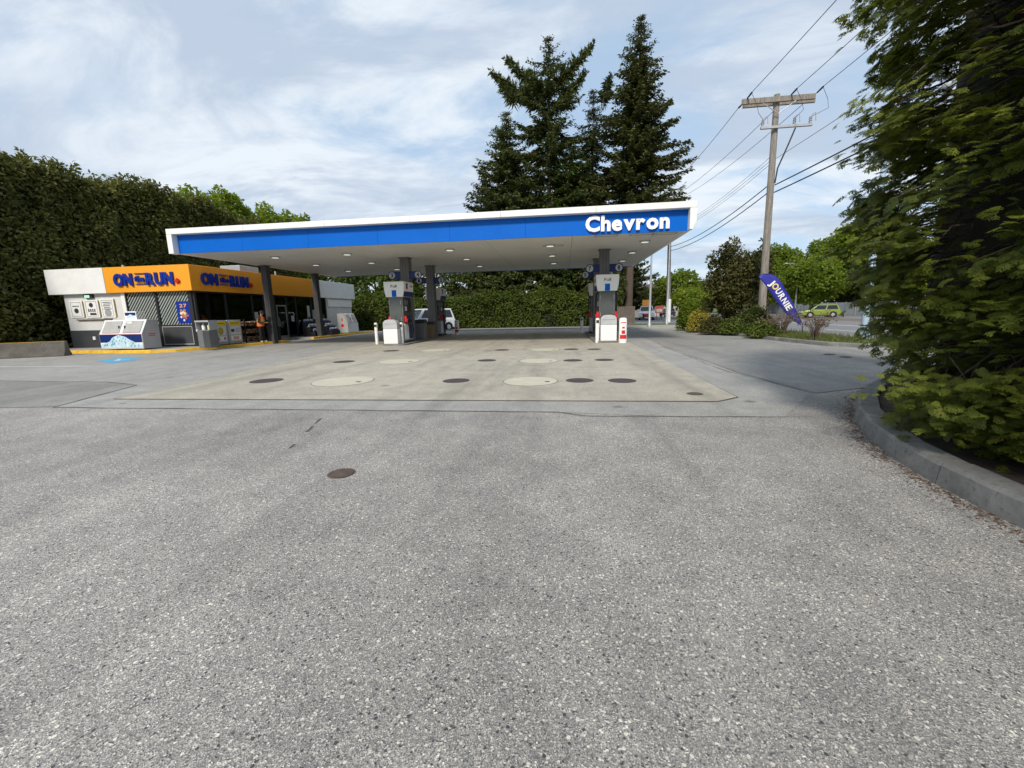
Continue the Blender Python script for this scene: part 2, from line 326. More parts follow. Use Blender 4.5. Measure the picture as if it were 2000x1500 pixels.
def conifer(name, base, height, rmax, leafm, barkm, label, group=None, z0=0.15, ntier=46, per=7, droop=0.25, dens=1.0, tr=0.45, ragged=0.25, prof=0.85, L=0.55, Wd=0.2, extra=None, cat='tree', lean=(0, 0), shape=None):
    b = Vector(base); t = thing(name, b, label, cat, group); mb = MB()
    axis = lambda s: np.array([b.x + lean[0] * s, b.y + lean[1] * s, b.z + height * s])
    mb.tube([tuple(axis(s)) for s in (-0.005, 0.03, 0.3, 0.6, 0.85, 0.99)], [tr * 1.25, tr, tr * 0.75, tr * 0.45, tr * 0.2, 0.03], 10)
    Vs = []; Ts = []
    def branch(p, az, ln, up, dr):
        d = np.array([math.cos(az), math.sin(az), 0]); n = max(4, int(ln * 5.2 * dens)); s = np.linspace(0.12, 1, n)
        pts = p + d * (s * ln)[:, None] + np.array([0, 0, 1.0]) * (up * s * ln - dr * ln * np.sin(s * 2.3))[:, None]
        mb.tube([tuple(p), tuple(pts[n // 2]), tuple(pts[-1])], [0.012 * ln + 0.02, 0.007 * ln + 0.012, 0.008], 4)
        side = np.array([-d[1], d[0], 0]); tv = 0.25 * random.random()
        m = 7; S = np.repeat(s, m); PP = np.repeat(pts, m, 0) + rng.normal(size=(n * m, 3)) * 0.09
        sg = np.tile([1, -1, 0.4, -0.5, 0.1, 0.75, -0.75], n); spread = (0.45 + 0.5 * (1 - S))
        D = d * 0.75 + side * sg[:, None] * 1.1 + np.array([0, 0, -0.28]) + rng.normal(size=(n * m, 3)) * 0.3
        Nn = np.array([0, 0, 1.0]) + rng.normal(size=(n * m, 3)) * 0.55
        ll = L * spread * (0.6 + 0.7 * rng.random(n * m)) * min(1.0, 0.22 + ln * 0.26)
        Vs.append(leaf_quads(PP, D, Nn, ll, Wd * min(1, .45 + .2 * ln) * (0.7 + 0.6 * rng.random(n * m)))); Ts.append(np.clip(tv + 0.55 * rng.random(n * m) + 0.2 * (S - 0.5), 0, 1))
    for i in range(ntier):
        s = z0 + (1 - z0) * (i + 0.5 * random.random()) / ntier; q = 1 - (s - z0) / (1 - z0)
        rad = rmax * (shape(s) if shape else q ** prof)
        for j in range(per):
            if random.random() < 0.12 * (1 + ragged): continue
            ln = max(0.3, rad * (1 - ragged * random.random() * 1.6)); az = 2 * PI * (j + random.random()) / per + i * 1.3
            branch(axis(s), az, ln, 0.25 * (1 - q) + 0.02, droop * (0.5 + random.random()))
    for p0, p1 in (extra or []):
        p0 = np.array(p0); p1 = np.array(p1); n = int(np.linalg.norm(p1 - p0) * 16); mid = (p0 + p1) / 2 + np.array([0, 0, -0.06 * np.linalg.norm(p1 - p0)])
        q = np.linspace(0, 1, 9); cur = [tuple((1 - a) ** 2 * p0 + 2 * a * (1 - a) * mid + a * a * p1) for a in q]
        mb.tube(cur, [0.16 * (1 - a) + 0.02 for a in q], 5)
        a = np.repeat(np.linspace(0.08, 1, n), 7)[:, None]; PP = (1 - a) ** 2 * p0 + 2 * a * (1 - a) * mid + a * a * p1
        PP = PP + rng.normal(size=PP.shape) * 0.10; dd = unit((p1 - p0)[None])
        D = dd * 0.45 + rng.normal(size=PP.shape) * 0.75 + np.array([0, 0, -0.35]); ll = L * 1.5 * (1.1 - 0.75 * a[:, 0]) * (0.5 + 0.7 * rng.random(len(PP)))
        Vs.append(leaf_quads(PP, D, unit(rng.normal(size=PP.shape)), ll, Wd * (0.7 + 0.6 * rng.random(len(PP))))); Ts.append(0.7 * rng.random(len(PP)))
    quads('crown', np.concatenate(Vs), leafm, t, np.concatenate(Ts)); mb.build('trunk', barkm, t, True)
    return t
def hedge_wall(name, p0, p1, height, thick, leafm, corem, label, cat='hedge', lobe=0.75, dens=34, L=0.2, Wd=0.13, tips=0, droop=0.3, group=None, topvar=0.2, bulge=0.35, taper=0.0, rough=0.5):
    """dense hedge between ground points: lumpy leaf skin round a woody core"""
    p0 = Vector(p0); p1 = Vector(p1); u = (p1 - p0); ln = u.length; u.normalize(); s = Vector((-u.y, u.x, 0)); t = thing(name, p0.lerp(p1, 0.5), label, cat, group)
    core = MB(); h2 = thick / 2 - bulge
    a = p0 + u * 0.3; b = p1 - u * 0.3; h2 -= taper
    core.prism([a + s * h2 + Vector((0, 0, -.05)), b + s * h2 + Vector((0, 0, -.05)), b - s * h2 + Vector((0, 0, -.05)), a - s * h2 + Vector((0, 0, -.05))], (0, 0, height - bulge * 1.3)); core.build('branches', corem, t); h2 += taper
    cs = []; rs = []
    def put(x, y, z, r):
        wob = math.sin(x * .55 + z * .4) * math.sin(z * .7 - x * .23) + .6 * math.sin(x * 1.3 - z * 1.1)
        y += math.copysign(.22 * rough * wob, y); z += (.25 * rough * math.sin(x * .37) + .18 * rough * math.sin(x * 1.1)) * min(1, z / height)
        q = p0 + u * x + s * y; cs.append((q.x, q.y, q.z + z)); rs.append(r)
    step = lobe * 0.95
    for i in range(int(ln / step) + 1):
        for k in range(int(height / step) + 1):
            for sg in (1, -1):
                if sg > 0 and random.random() < .5: continue
                put(i * step + random.uniform(-.4, .4) * lobe, sg * (h2 - 0.1 - taper * (k * step / height) ** 1.6 + random.uniform(-.12, .3) * lobe), k * step + random.uniform(-.4, .4) * lobe + 0.1, lobe * random.uniform(0.55, 0.95))
        for k in range(int(2 * h2 / step) + 1):
            put(i * step + random.uniform(-.4, .4) * lobe, (-h2 + k * step) * (h2 - taper) / h2, height - bulge - 0.25 * lobe + random.uniform(-topvar, topvar), lobe * random.uniform(0.55, 0.9))
    for y0 in (0.1, ln - 0.1):
        for k in range(int(height / step) + 1):
            for q in range(int(2 * h2 / step) + 1): put(y0, -h2 + q * step, k * step, lobe * random.uniform(0.6, 0.95))
    for i in range(tips):
        x = (i + random.random()) * ln / tips; y = random.uniform(-0.6, 0.6) * h2
        for k in range(5): put(x + random.uniform(-.04, .04), y, height - bulge + 0.15 + k * 0.2, 0.34 * (1 - k / 5.5))
    cs = np.array(cs); rs = np.array(rs); keep = cs[:, 2] > -0.1; V, tint = lobe_leaves(cs[keep], rs[keep], dens, L, Wd, 0.7, droop)
    pc = V[:, 0]; drift = np.sin(pc[:, 0] * .9 + pc[:, 1] * .7 + pc[:, 2] * .5) * np.sin(pc[:, 2] * 1.3 - pc[:, 1] * .5 + pc[:, 0] * .6); tint = np.clip(tint + .16 * drift, 0, 1)
    V[:, :, 2] = np.maximum(V[:, :, 2], 0.02); quads('foliage', V, leafm, t, tint)
    return t
# ------------------------------------------------------------------ shared materials
grey = lambda v: (v, v * 0.99, v * 0.97)
stones = lambda k, warm=1.0: [(0.0, (0.03 * k, 0.031 * k, 0.034 * k)), (0.10, (0.10 * k, 0.10 * k, 0.10 * k)), (0.42, (0.187 * k, 0.182 * k, 0.178 * k)), (0.72, (0.252 * k, 0.242 * k * warm, 0.232 * k * warm)), (0.86, (0.36 * k, 0.338 * k, 0.31 * k)), (1.0, (0.62 * k, 0.585 * k, 0.54 * k))]
m_lot = mat_aggregate('asphalt_exposed_stone', stones(1.36, 0.995), 155, (0.74, 1.16), 0.5, stain=0.18, pebble=58, tracks=0.75)
m_pale = mat_aggregate('asphalt_worn_pale', [(0.0, (0.17, 0.17, 0.168)), (0.3, (0.28, 0.278, 0.27)), (0.7, (0.36, 0.355, 0.335)), (1.0, (0.52, 0.505, 0.47))], 120, (0.86, 1.1), 0.4, stain=0.15, tracks=0.7)
m_mid = mat_aggregate('asphalt_mid', [(0.0, (0.13, 0.13, 0.128)), (0.3, (0.225, 0.223, 0.215)), (0.7, (0.29, 0.285, 0.268)), (1.0, (0.45, 0.435, 0.4))], 120, (0.84, 1.1), 0.4, stain=0.2, tracks=0.7)
m_slab = mat_aggregate('concrete_exposed', [(0.0, (0.22, 0.2, 0.168)), (0.25, (0.345, 0.32, 0.268)), (0.6, (0.43, 0.402, 0.338)), (1.0, (0.59, 0.555, 0.475))], 120, (0.82, 1.08), 0.25, stain=0.22, tracks=0.8)
m_road = mat_aggregate('road_asphalt', [(0.0, (0.13, 0.13, 0.135)), (0.5, (0.2, 0.2, 0.205)), (1.0, (0.27, 0.27, 0.275))], 60, (0.9, 1.08), 0.2)
m_conc = mat('concrete_kerb', (0.2, 0.196, 0.182), 0.9, 0, 0.4, 2.5, 0.4)
m_concd = mat('concrete_weathered', (0.12, 0.11, 0.095), 0.92, 0, 0.4, 1.8, 0.5)
m_walk = mat('concrete_walk', (0.33, 0.32, 0.295), 0.9, 0, 0.15, 2.0, 0.2)
m_soil = mat('soil', (0.07, 0.05, 0.037), 0.95, 0, 0.5, 6, 0.8)
m_grassb = mat('grass_ground', (0.09, 0.12, 0.035), 0.95, 0, 0.4, 2.0, 0.6)
m_yel = mat('kerb_yellow_paint', (0.72, 0.42, 0.03), 0.6, 0, 0.3, 4, 0.2)
m_wht = mat('white_paint', (0.78, 0.78, 0.76), 0.45, 0, 0.07, 2)
m_whtw = mat('white_wall', (0.62, 0.62, 0.60), 0.7, 0, 0.1, 1.5, 0.1)
m_char = mat('charcoal_panel', (0.055, 0.058, 0.062), 0.5, 0, 0.15, 2)
m_grey = mat('grey_metal', (0.17, 0.175, 0.18), 0.5, 0.2, 0.15, 2)
m_lgrey = mat('light_grey_metal', (0.38, 0.385, 0.39), 0.5, 0.1, 0.1, 2)
m_col = mat('column_grey', (0.14, 0.14, 0.142), 0.45, 0.1, 0.1, 2)
m_grey2 = mat('column_dark', (0.07, 0.07, 0.073), 0.45, 0.1, 0.1, 2)
m_blue = mat('fascia_blue', (0.001, 0.115, 0.52), 0.4, 0, 0.06, 0.8, spec=0.15)
m_navy = mat('navy_panel', (0.008, 0.025, 0.14), 0.4, 0, 0.1, 2)
m_oran = mat('fascia_orange', (0.80, 0.33, 0.022), 0.45, 0, 0.05, 0.7)
m_sign = mat('sign_blue', (0.006, 0.03, 0.26), 0.35, 0, 0.05, 2)
m_red = mat('red_plastic', (0.60, 0.02, 0.02), 0.4, 0, 0.1, 3)
m_dark = mat('dark_frame', (0.03, 0.031, 0.034), 0.45, 0.2, 0.15, 2)
m_blk = mat('black_plastic', (0.012, 0.012, 0.013), 0.5, 0, 0.2, 3)
m_sof = mat('soffit_white', (0.68, 0.665, 0.62), 0.55, 0, 0.08, 0.6)
m_iron = mat('cast_iron', (0.085, 0.066, 0.07), 0.7, 0.3, 0.25, 8, 0.4)
m_rust = mat('rusty_iron', (0.115, 0.082, 0.066), 0.85, 0.2, 0.4, 9, 0.5)
m_lid = mat('concrete_lid', (0.5, 0.475, 0.375), 0.85, 0, 0.1, 3, 0.1)
m_seam = mat('tar_seam', (0.09, 0.087, 0.083), 0.9, 0, 0.3, 6)
m_glass = mat_glass('shop_glass')
m_cgl = mat('car_glass', (0.012, 0.015, 0.017), 0.06, 0, 0.05, 1, spec=0.6)
m_tire = mat('tyre', (0.015, 0.015, 0.015), 0.85, 0, 0.2, 5)
m_alu = mat('aluminium', (0.5, 0.5, 0.5), 0.35, 0.8, 0.08, 3)
m_wood = mat_bark('pole_timber', (0.27, 0.24, 0.205))
m_bark = mat_bark('bark', (0.075, 0.055, 0.042))
m_ink = mat('poster_ink', (0.03, 0.032, 0.035), 0.6)
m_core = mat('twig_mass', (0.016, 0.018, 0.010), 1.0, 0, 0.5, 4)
# ------------------------------------------------------------------ ground
tag(sheet('ground', [(-900, -900), (900, -900), (900, 1500), (-900, 1500)], -0.03, m_grassb), kind='structure')
sheet('asphalt_lot', [(-45, -45), (12.5, -45), (12.5, 38.2), (-45, 38.2)], 0.0, m_lot)
sheet('road', [(12.5, -150), (25.6, -150), (25.6, 400), (12.5, 400)], -0.004, m_road)
sheet('side_road', [(5.2, 47), (12.5, 44), (12.5, 66), (5.2, 66)], -0.008, m_road)
sheet('verge', [(25.6, -150), (30, -150), (30, 400), (25.6, 400)], -0.012, mat('brown_verge', (0.16, 0.125, 0.1), 0.95, 0, 0.3, 1.0, 0.5))
sheet('service_lane', [(30, -150), (39, -150), (39, 400), (30, 400)], -0.008, m_road)
pale = sheet('pale_asphalt', [(-26, 8.4), (-15, 9.2), (-11.4, 8.95), (-9.95, 8.5), (-9.05, 6.2), (-0.1, 6.12), (1.4, 5.9), (3.0, 5.95), (4.2, 7.57), (3.95, 9.59), (3.8, 10.15), (3.9, 17.2), (4.2, 22), (4.2, 33), (-26, 33)], 0.004, m_pale)
sheet('mid_asphalt', [(-26, 6.1), (-10.1, 6.16), (-9.1, 6.25), (-9.95, 8.46), (-11.4, 8.9), (-15, 9.15), (-26, 8.35)], 0.008, m_mid)
sheet('far_asphalt', [(4.0, 10.1), (4.05, 9.6), (4.3, 7.6), (6.2, 8.5), (9.6, 9.7), (11.2, 9.7), (11.2, 15.5), (9.4, 16.1), (8.9, 22.7), (8.8, 32.6), (4.3, 32.6), (4.3, 22), (4.0, 17.2)], 0.008, m_mid)
def strip(mb, pts, wd, z, jit=0.0):
    out = []
    P = [Vector((p[0], p[1], z)) for p in pts]
    fine = []
    for a, b in zip(P, P[1:]):
        k = max(1, int((b - a).length / 0.35))
        fine += [a.lerp(b, i / k) for i in range(k)]
    fine.append(P[-1]); fine = [p + Vector((random.uniform(-jit, jit), random.uniform(-jit, jit), 0)) for p in fine]
    for i, p in enumerate(fine):
        d = (fine[min(i + 1, len(fine) - 1)] - fine[max(i - 1, 0)]).normalized(); s = Vector((-d.y, d.x, 0)) * wd * random.uniform(0.4, 1.2) / 2; out.append((p + s, p - s))
    for (a, b), (c, d) in zip(out, out[1:]): mb.poly([b, d, c, a])
for pts, wd in (([(-9.95, 8.5), (-9.05, 6.2), (-0.1, 6.1), (0.3, 5.86), (1.4, 5.88), (3.4, 5.93)], 0.02), ([(-26, 8.4), (-15, 9.2), (-11.4, 8.95), (-9.95, 8.5)], 0.018),
                ([(3.9, 17.2), (3.8, 10.15), (3.95, 9.59), (4.25, 7.57)], 0.018), ([(3.4, 21.9), (8.6, 20.9)], 0.03), ([(4.2, 17.8), (9.0, 16.6)], 0.025)):
    mb = MB(); strip(mb, pts, wd, 0.0115, 0.02); tag(mb.build('tar_seam', m_seam), kind='structure')
mb = MB(); p = [g(x, y) for x, y in ((640, 808), (625, 818), (612, 832), (590, 850), (575, 868), (560, 880))]
for a, b in zip(p, p[1:]):
    if random.random() < 0.75: strip(mb, [a, a.lerp(b, 0.7)], 0.035, 0.004, 0.01)
tag(mb.build('asphalt_crack', m_seam), kind='structure')
# concrete forecourt slab in panels
sheet('slab_bed', [(-8.7, 6.9), (2.45, 6.86), (2.9, 7.2), (3.0, 31.0), (-10.9, 31.0), (-9.5, 13.8)], 0.010, m_seam)
pad = bpy.data.objects['slab_bed']
ys = [6.93, 10.62, 14.45, 18.6, 22.8, 27.0, 30.95]
lx = lambda y: -8.66 - (y - 6.93) * 0.117; rx = lambda y: 2.88 + (y - 7.2) * 0.006
for a, b in zip(ys, ys[1:]):
    y0, y1 = a + 0.008, b - 0.008
    if a == ys[0]: pts = [(lx(y0), y0), (2.46, 6.90), (2.87, 7.22), (rx(y1), y1), (lx(y1), y1)]
    else: pts = [(lx(y0), y0), (rx(y0), y0), (rx(y1), y1), (lx(y1), y1)]
    MB().prism([(x, y, 0.011) for x, y in pts], (0, 0, 0.006)).build('slab_panel', m_slab, pad)
# covers set in the ground
def cover(px, py, wpx, m, name, label, group, ring=None):
    c = g(px, py); r = (g(px + wpx / 2, py) - g(px - wpx / 2, py)).length / 2
    o = thing(name, (c.x, c.y, 0.017), label, 'cover', group)
    z0 = 0.0165 if name != 'drain_cover' else 0.003
    mb = MB(); mb.lathe((c.x, c.y, z0), [(r, 0), (r, 0.006), (r * 0.97, 0.008), (r * 0.9, 0.008), (r * 0.88, 0.006), (0.01, 0.006)], 40); mb.build('lid', m, o)
    mb = MB()
    for i in range(40):
        a, b = 2 * PI * i / 40, 2 * PI * (i + 1) / 40; R0, R1 = r * 1.0, r * 1.0 + 0.015
        mb.poly([(c.x + R0 * math.cos(a), c.y + R0 * math.sin(a), z0 + 0.003), (c.x + R1 * math.cos(a), c.y + R1 * math.sin(a), z0 + 0.003), (c.x + R1 * math.cos(b), c.y + R1 * math.sin(b), z0 + 0.003), (c.x + R0 * math.cos(b), c.y + R0 * math.sin(b), z0 + 0.003)])
    mb.build('rim', ring or m_seam, o)
    mb = MB(); mb.box(c.x + r * 0.55, c.x + r * 0.72, c.y - r * 0.25, c.y - r * 0.1, z0 + 0.007, z0 + 0.010); mb.build('lift_slot', m_iron, o)
    return o
for row, lst in (('row nearest the slab edge', ((521, 745, 52), (891, 745, 49), (1132, 744.5, 52), (1215, 745, 53))), ('middle row of the slab', ((672, 707.5, 36), (951, 705, 34), (1119, 705, 36), (1180, 704, 36))), ('row nearest the pumps', ((764, 686, 28), (980, 684.5, 27), (1116, 683, 28), (1160, 683, 27)))):
    for i, (x, y, wpx) in enumerate(lst): cover(x, y, wpx, m_iron, 'fill_cover', 'small dark iron cover %s, %s' % (('at the store-side end', 'between the two cream lids', 'next to the street-side cream lid', 'at the street-side end')[i], row), 'dark iron covers in the slab')
for row, lst in (('front', ((671, 746, 106), (1036, 746, 104))), ('middle', ((780, 707, 73), (1052, 706, 74))), ('back', ((852, 685, 54), (1064, 684, 56)))):
    for i, (x, y, wpx) in enumerate(lst): cover(x, y, wpx, m_lid, 'tank_lid', 'large round cream tank lid, %s one of the %s' % (('store-side', 'street-side')[i], dict(front='row nearest the slab edge', middle='middle slab row', back='row nearest the pumps')[row]), 'cream tank lids in the slab')
cover(1357, 771, 28, m_rust, 'fill_cover', 'small brownish cover near the chamfered corner of the slab', None)
cover(667, 925, 44, m_rust, 'drain_cover', 'rusty round monitoring-well cover alone in the grey asphalt', None, m_rust)
for x, y in ((1620, 693), (1652, 698)): cover(x, y, 20, m_iron, 'valve_cover', 'small dark valve cover in asphalt near the planter end, %s the road' % ('farther from' if x < 1640 else 'nearer to'), 'valve covers by the driveway')
# painted marks
c = [g(x, y) for x, y in ((185, 706), (222, 709.5), (281, 701), (238, 698.5))]
tag(MB().poly([(p.x, p.y, 0.0085) for p in c]).build('parking_symbol', mat('blue_road_paint', (0.09, 0.38, 0.62), 0.7, 0, 0.3, 6)), kind='structure')
mb = MB(); a = c[0].lerp(c[2], 0.38); b = c[0].lerp(c[2], 0.72); strip(mb, [a, b], 0.22, 0.0125); strip(mb, [c[1].lerp(c[3], 0.35), c[1].lerp(c[3], 0.7)], 0.18, 0.0125)
tag(mb.build('symbol_figure', mat('white_road_paint', (0.62, 0.62, 0.6), 0.8, 0, 0.25, 8)), kind='structure')
mb = MB(); a = g(180, 715.5); b = g(-40, 717); strip(mb, [a, b], 0.13, 0.0085); tag(mb.build('parking_line', MATS['white_road_paint']), kind='structure')
for k in range(24):
    y = -20 + k * 9
    tag(MB().box(16.1, 16.24, y, y + 3.2, -0.003, 0.001).build('lane_marking', MATS['white_road_paint']), kind='structure')
for x in (19.95, 20.2): tag(MB().box(x, x + 0.1, -100, 300, -0.003, 0.001).build('lane_marking', MATS['white_road_paint']), kind='structure')
# ------------------------------------------------------------------ kerbs and planters
def kerb_run(path, wd, h, m, parent, seglen=1.4, side=1, name='kerb_block', z0=-0.02, batter=0.03):
    P = [Vector((p[0], p[1], 0)) for p in path]; fine = [P[0]]
    for a, b in zip(P, P[1:]):
        k = max(1, round((b - a).length / 0.3)); fine += [a.lerp(b, (i + 1) / k) for i in range(k)]
    n = len(fine); nor = []
    for i in range(n):
        d = (fine[min(i + 1, n - 1)] - fine[max(i - 1, 0)]).normalized(); nor.append(Vector((-d.y, d.x, 0)) * side)
    i = 0; acc = 0; start = 0
    segs = []
    for i in range(1, n):
        acc += (fine[i] - fine[i - 1]).length
        if acc > seglen or i == n - 1: segs.append((start, i)); start = i; acc = 0
    for s, e in segs:
        vs = []
        hh = h + random.uniform(-0.006, 0.006)
        for j in range(s, e + 1):
            q = fine[j]; sh = Vector((0, 0, 0))
            if j == s: sh = (fine[j + 1] - q).normalized() * 0.006
            if j == e: sh = (fine[j - 1] - q).normalized() * 0.006
            for o_, z in ((0, z0), (batter * 0.7, hh - 0.03), (batter + 0.015, hh), (wd - 0.01, hh), (wd, hh - 0.02), (wd, z0)): vs.append(q + sh + nor[j] * o_ + Vector((0, 0, z)))
        k = 6; cnt = e - s + 1
        fs = [(a * k + b, a * k + b + 1, (a + 1) * k + b + 1, (a + 1) * k + b) for a in range(cnt - 1) for b in range(k - 1)] + [tuple(range(k - 1, -1, -1)), tuple(range((cnt - 1) * k, cnt * k))]
        if side < 0: fs = [f[::-1] for f in fs]
        MB().add(vs, fs).build(name, m, parent)
near_path = [(11.6, 9.9), (9.5, 9.9), (7.6, 9.35), (6.04, 8.45), (5.2, 7.72), (4.45, 6.85), (3.8, 5.81), (3.42, 5.0), (3.2, 4.32), (3.08, 3.69), (3.03, 3.2), (3.02, 2.6), (3.1, 0), (3.2, -5), (3.3, -14)]
bed1 = sheet('planter_bed', [(p[0] + (0.18 if p[0] < 7 else 0), p[1] - (0.15 if p[0] > 4.5 else 0)) for p in near_path] + [(11.6, -14)], 0.13, m_soil)
kerb_run(near_path, 0.24, 0.19, m_conc, bed1, 1.5, side=1)
far_path = [(8.2, 31.8), (8.45, 29.8), (8.75, 27.5), (8.85, 24.5), (8.9, 22.7), (9.1, 20), (9.35, 18.1), (9.6, 16.6), (10.2, 15.7), (11.2, 15.3)]
bed2 = sheet('far_planter_bed', [(p[0] + 0.15, p[1]) for p in far_path] + [(12.2, 15.5), (12.3, 31.6)], 0.10, m_grassb)
kerb_run(far_path, 0.2, 0.15, m_conc, bed2, 2.0, side=1)
sheet('sidewalk', [(11.25, -40), (12.4, -40), (12.4, 18.5), (11.25, 18.5)], 0.012, m_walk)
tag(MB().box(-16, 11.5, 35.4, 38.4, -0.02, 0.07).build('back_path', m_walk), kind='structure')
tag(MB().box(5, 12.2, 32.6, 35.3, -0.02, 0.05).build('cross_path', m_walk), kind='structure')
sheet('lawn', [(4.5, 38.4), (10.6, 38.4), (12.2, 43.8), (5, 46.8)], 0.0, m_grassb)
# concrete barrier by the hedge
bA = Vector((-22.4, 16.3, 0)); bB = Vector((-27.4, 13.6, 0)); u = (bB - bA).normalized(); s = Vector((-u.y, u.x, 0))
t = thing('traffic_barrier', bA.lerp(bB, 0.5), 'weathered concrete road barrier with yellow-edged top beside the hedge', 'barrier')
prof = [(-0.3, 0), (-0.3, 0.07), (-0.17, 0.28), (-0.1, 0.66), (0.1, 0.66), (0.17, 0.28), (0.3, 0.07), (0.3, 0)]
MB().prism([bA + s * a + Vector((0, 0, z)) for a, z in prof], (bB - bA)).build('block', m_concd, t, bevel=0.02)
MB().prism([bA + s * a + u * 0.02 + Vector((0, 0, z)) for a, z in ((-0.1, 0.661), (0.1, 0.661), (0.1, 0.668), (-0.1, 0.668))], (bB - bA) * 0.98).build('painted_top', m_yel, t)
# ------------------------------------------------------------------ shop walkway
walk = [(-26.4, 17.65), (-24.3, 17.5), (-18.9, 17.0), (-18.2, 17.55), (-17.65, 18.7), (-16.45, 23.3), (-16.6, 23.55), (-18.4, 23.9), (-18.4, 26.2), (-16.75, 26.4), (-16.75, 36), (-26.4, 36)]
wk = tag(MB().prism([(x, y, -0.02) for x, y in walk], (0, 0, 0.15)).build('walkway', m_walk), kind='structure')
for path in ([(-26.4, 17.62), (-24.3, 17.46), (-18.9, 16.96)], [(-18.9, 16.96), (-18.17, 17.52), (-17.6, 18.7), (-16.4, 23.32)], [(-16.4, 23.33), (-17.9, 23.75)], [(-16.7, 26.3), (-16.7, 35.9)]):
    kerb_run(path, 0.2, 0.14, m_yel, wk, 3.0, side=1)
# ------------------------------------------------------------------ shop
WX, WY = -18.62, 19.38
st = thing('convenience_store', (-22.5, 27, 0.13), 'low store with orange and white fascia and blue lettering beside the pumps', 'store')
FZ0, FZ1 = 2.93, 4.2
MB().box(-26.2, -22.72, WY, WY + 0.2, 1.05, FZ0).build('wall', m_whtw, st)
MB().box(-26.21, -22.72, WY - 0.02, WY + 0.2, 0.1, 1.05).build('wall_base', m_char, st)
MB().box(-26.2, -26.0, WY + 0.2, 35.5, 0.1, FZ0).build('wall', m_whtw, st)
MB().box(-26.0, -18.7, 35.3, 35.5, 0.1, FZ0).build('wall', m_whtw, st)
MB().box(-18.86, WX, 31.4, 35.3, 0.1, FZ0).build('wall', m_whtw, st)
MB().box(WX, WX + 0.1, 31.5, 35.3, 2.25, FZ0 - 0.12).build('wall_panel', m_wht, st, bevel=0.01)
MB().box(-26.0, -18.86, WY + 0.2, 35.3, 0.1, 0.135).build('floor', mat('shop_floor', (0.2, 0.19, 0.17), 0.3, 0, 0.1, 2), st)
MB().box(-26.1, -18.7, WY + 0.05, 35.4, 2.95, 3.05).build('ceiling', m_whtw, st)
MB().box(-26.0, -25.9, WY + 0.2, 35.3, 0.14, 2.94).build('inner_wall', mat('inner_wall', (0.09, 0.085, 0.08), 0.8), st)
MB().box(-25.9, -18.9, 31.0, 31.15, 0.14, 2.94).build('inner_wall', MATS['inner_wall'], st)
MB().box(-26.3, -18.9, 19.8, 35.2, 4.0, 4.05).build('roof', m_concd, st)
# fascia boxes
mb = MB(); mb.box(-26.8, -23.31, 19.15, 19.65, FZ0, FZ1); mb.build('fascia_panel', m_wht, st, bevel=0.012)
mb = MB(); mb.box(-23.30, -18.42, 19.15, 19.65, FZ0, FZ1); mb.build('fascia_panel', m_oran, st, bevel=0.012)
mb = MB(); mb.box(-18.92, -18.42, 19.655, 30.0, FZ0, FZ1); mb.build('fascia_panel', m_oran, st, bevel=0.012)
mb = MB(); mb.box(-18.92, -18.42, 30.01, 35.75, FZ0, FZ1); mb.build('fascia_panel', m_wht, st, bevel=0.012)
mb = MB(); mb.box(-26.8, -26.3, 19.66, 35.75, FZ0, FZ1); mb.build('fascia_panel', m_wht, st, bevel=0.012)
mb = MB(); mb.box(-26.29, -18.93, 35.25, 35.75, FZ0, FZ1); mb.build('fascia_panel', m_wht, st, bevel=0.012)
for p0, p1 in (((-23.305, 19.135), (-23.295, 19.15)),): MB().box(p0[0], p1[0], p0[1], p1[1], FZ0, FZ1).build('trim', m_lgrey, st)
# roof gear
u1 = MB(); u1.box(-20.6, -19.3, 23.6, 25.2, 4.05, 4.65); u1.box(-21.9, -20.7, 24.0, 25.0, 4.05, 4.5); u1.build('rooftop_unit', m_lgrey, st, bevel=0.03)
MB().cyl((-23.4, 20.3, 4.05), (-23.4, 20.3, 4.45), 0.06).build('vent_pipe', m_lgrey, st)
MB().cyl((-18.9, 26.2, 4.2), (-18.9, 26.2, 4.5), 0.05).build('vent_pipe', m_lgrey, st)
# front glazing with diagonal film
m, tt, b = new_mat('striped_film'); co = objco(tt); sx = tt.nodes.new('ShaderNodeSeparateXYZ'); lnk(tt, co, sx.inputs[0])
def tmath(t, op, a, bb):
    n = t.nodes.new('ShaderNodeMath'); n.operation = op
    for i, q in enumerate((a, bb)):
        if hasattr(q, 'node'): lnk(t, q, n.inputs[i])
        else: n.inputs[i].default_value = q
    return n.outputs[0]
fr = tmath(tt, 'FRACT', tmath(tt, 'MULTIPLY', tmath(tt, 'SUBTRACT', sx.outputs[0], tmath(tt, 'MULTIPLY', sx.outputs[2], 0.8)), 6.1), 0)
stp = tt.nodes.new('ShaderNodeMapRange'); lnk(tt, fr, stp.inputs[0]); stp.inputs[1].default_value = 0.52; stp.inputs[2].default_value = 0.6
lnk(tt, mixc(tt, stp.outputs[0], (0.03, 0.036, 0.035), (0.34, 0.37, 0.35)), b.inputs['Base Color']); b.inputs['Roughness'].default_value = 0.25
MATS['striped_film'] = m
MB().box(-22.72, -22.5, WY - 0.06, WY + 0.2, 0.13, FZ0).build('corner_post', m_wht, st)
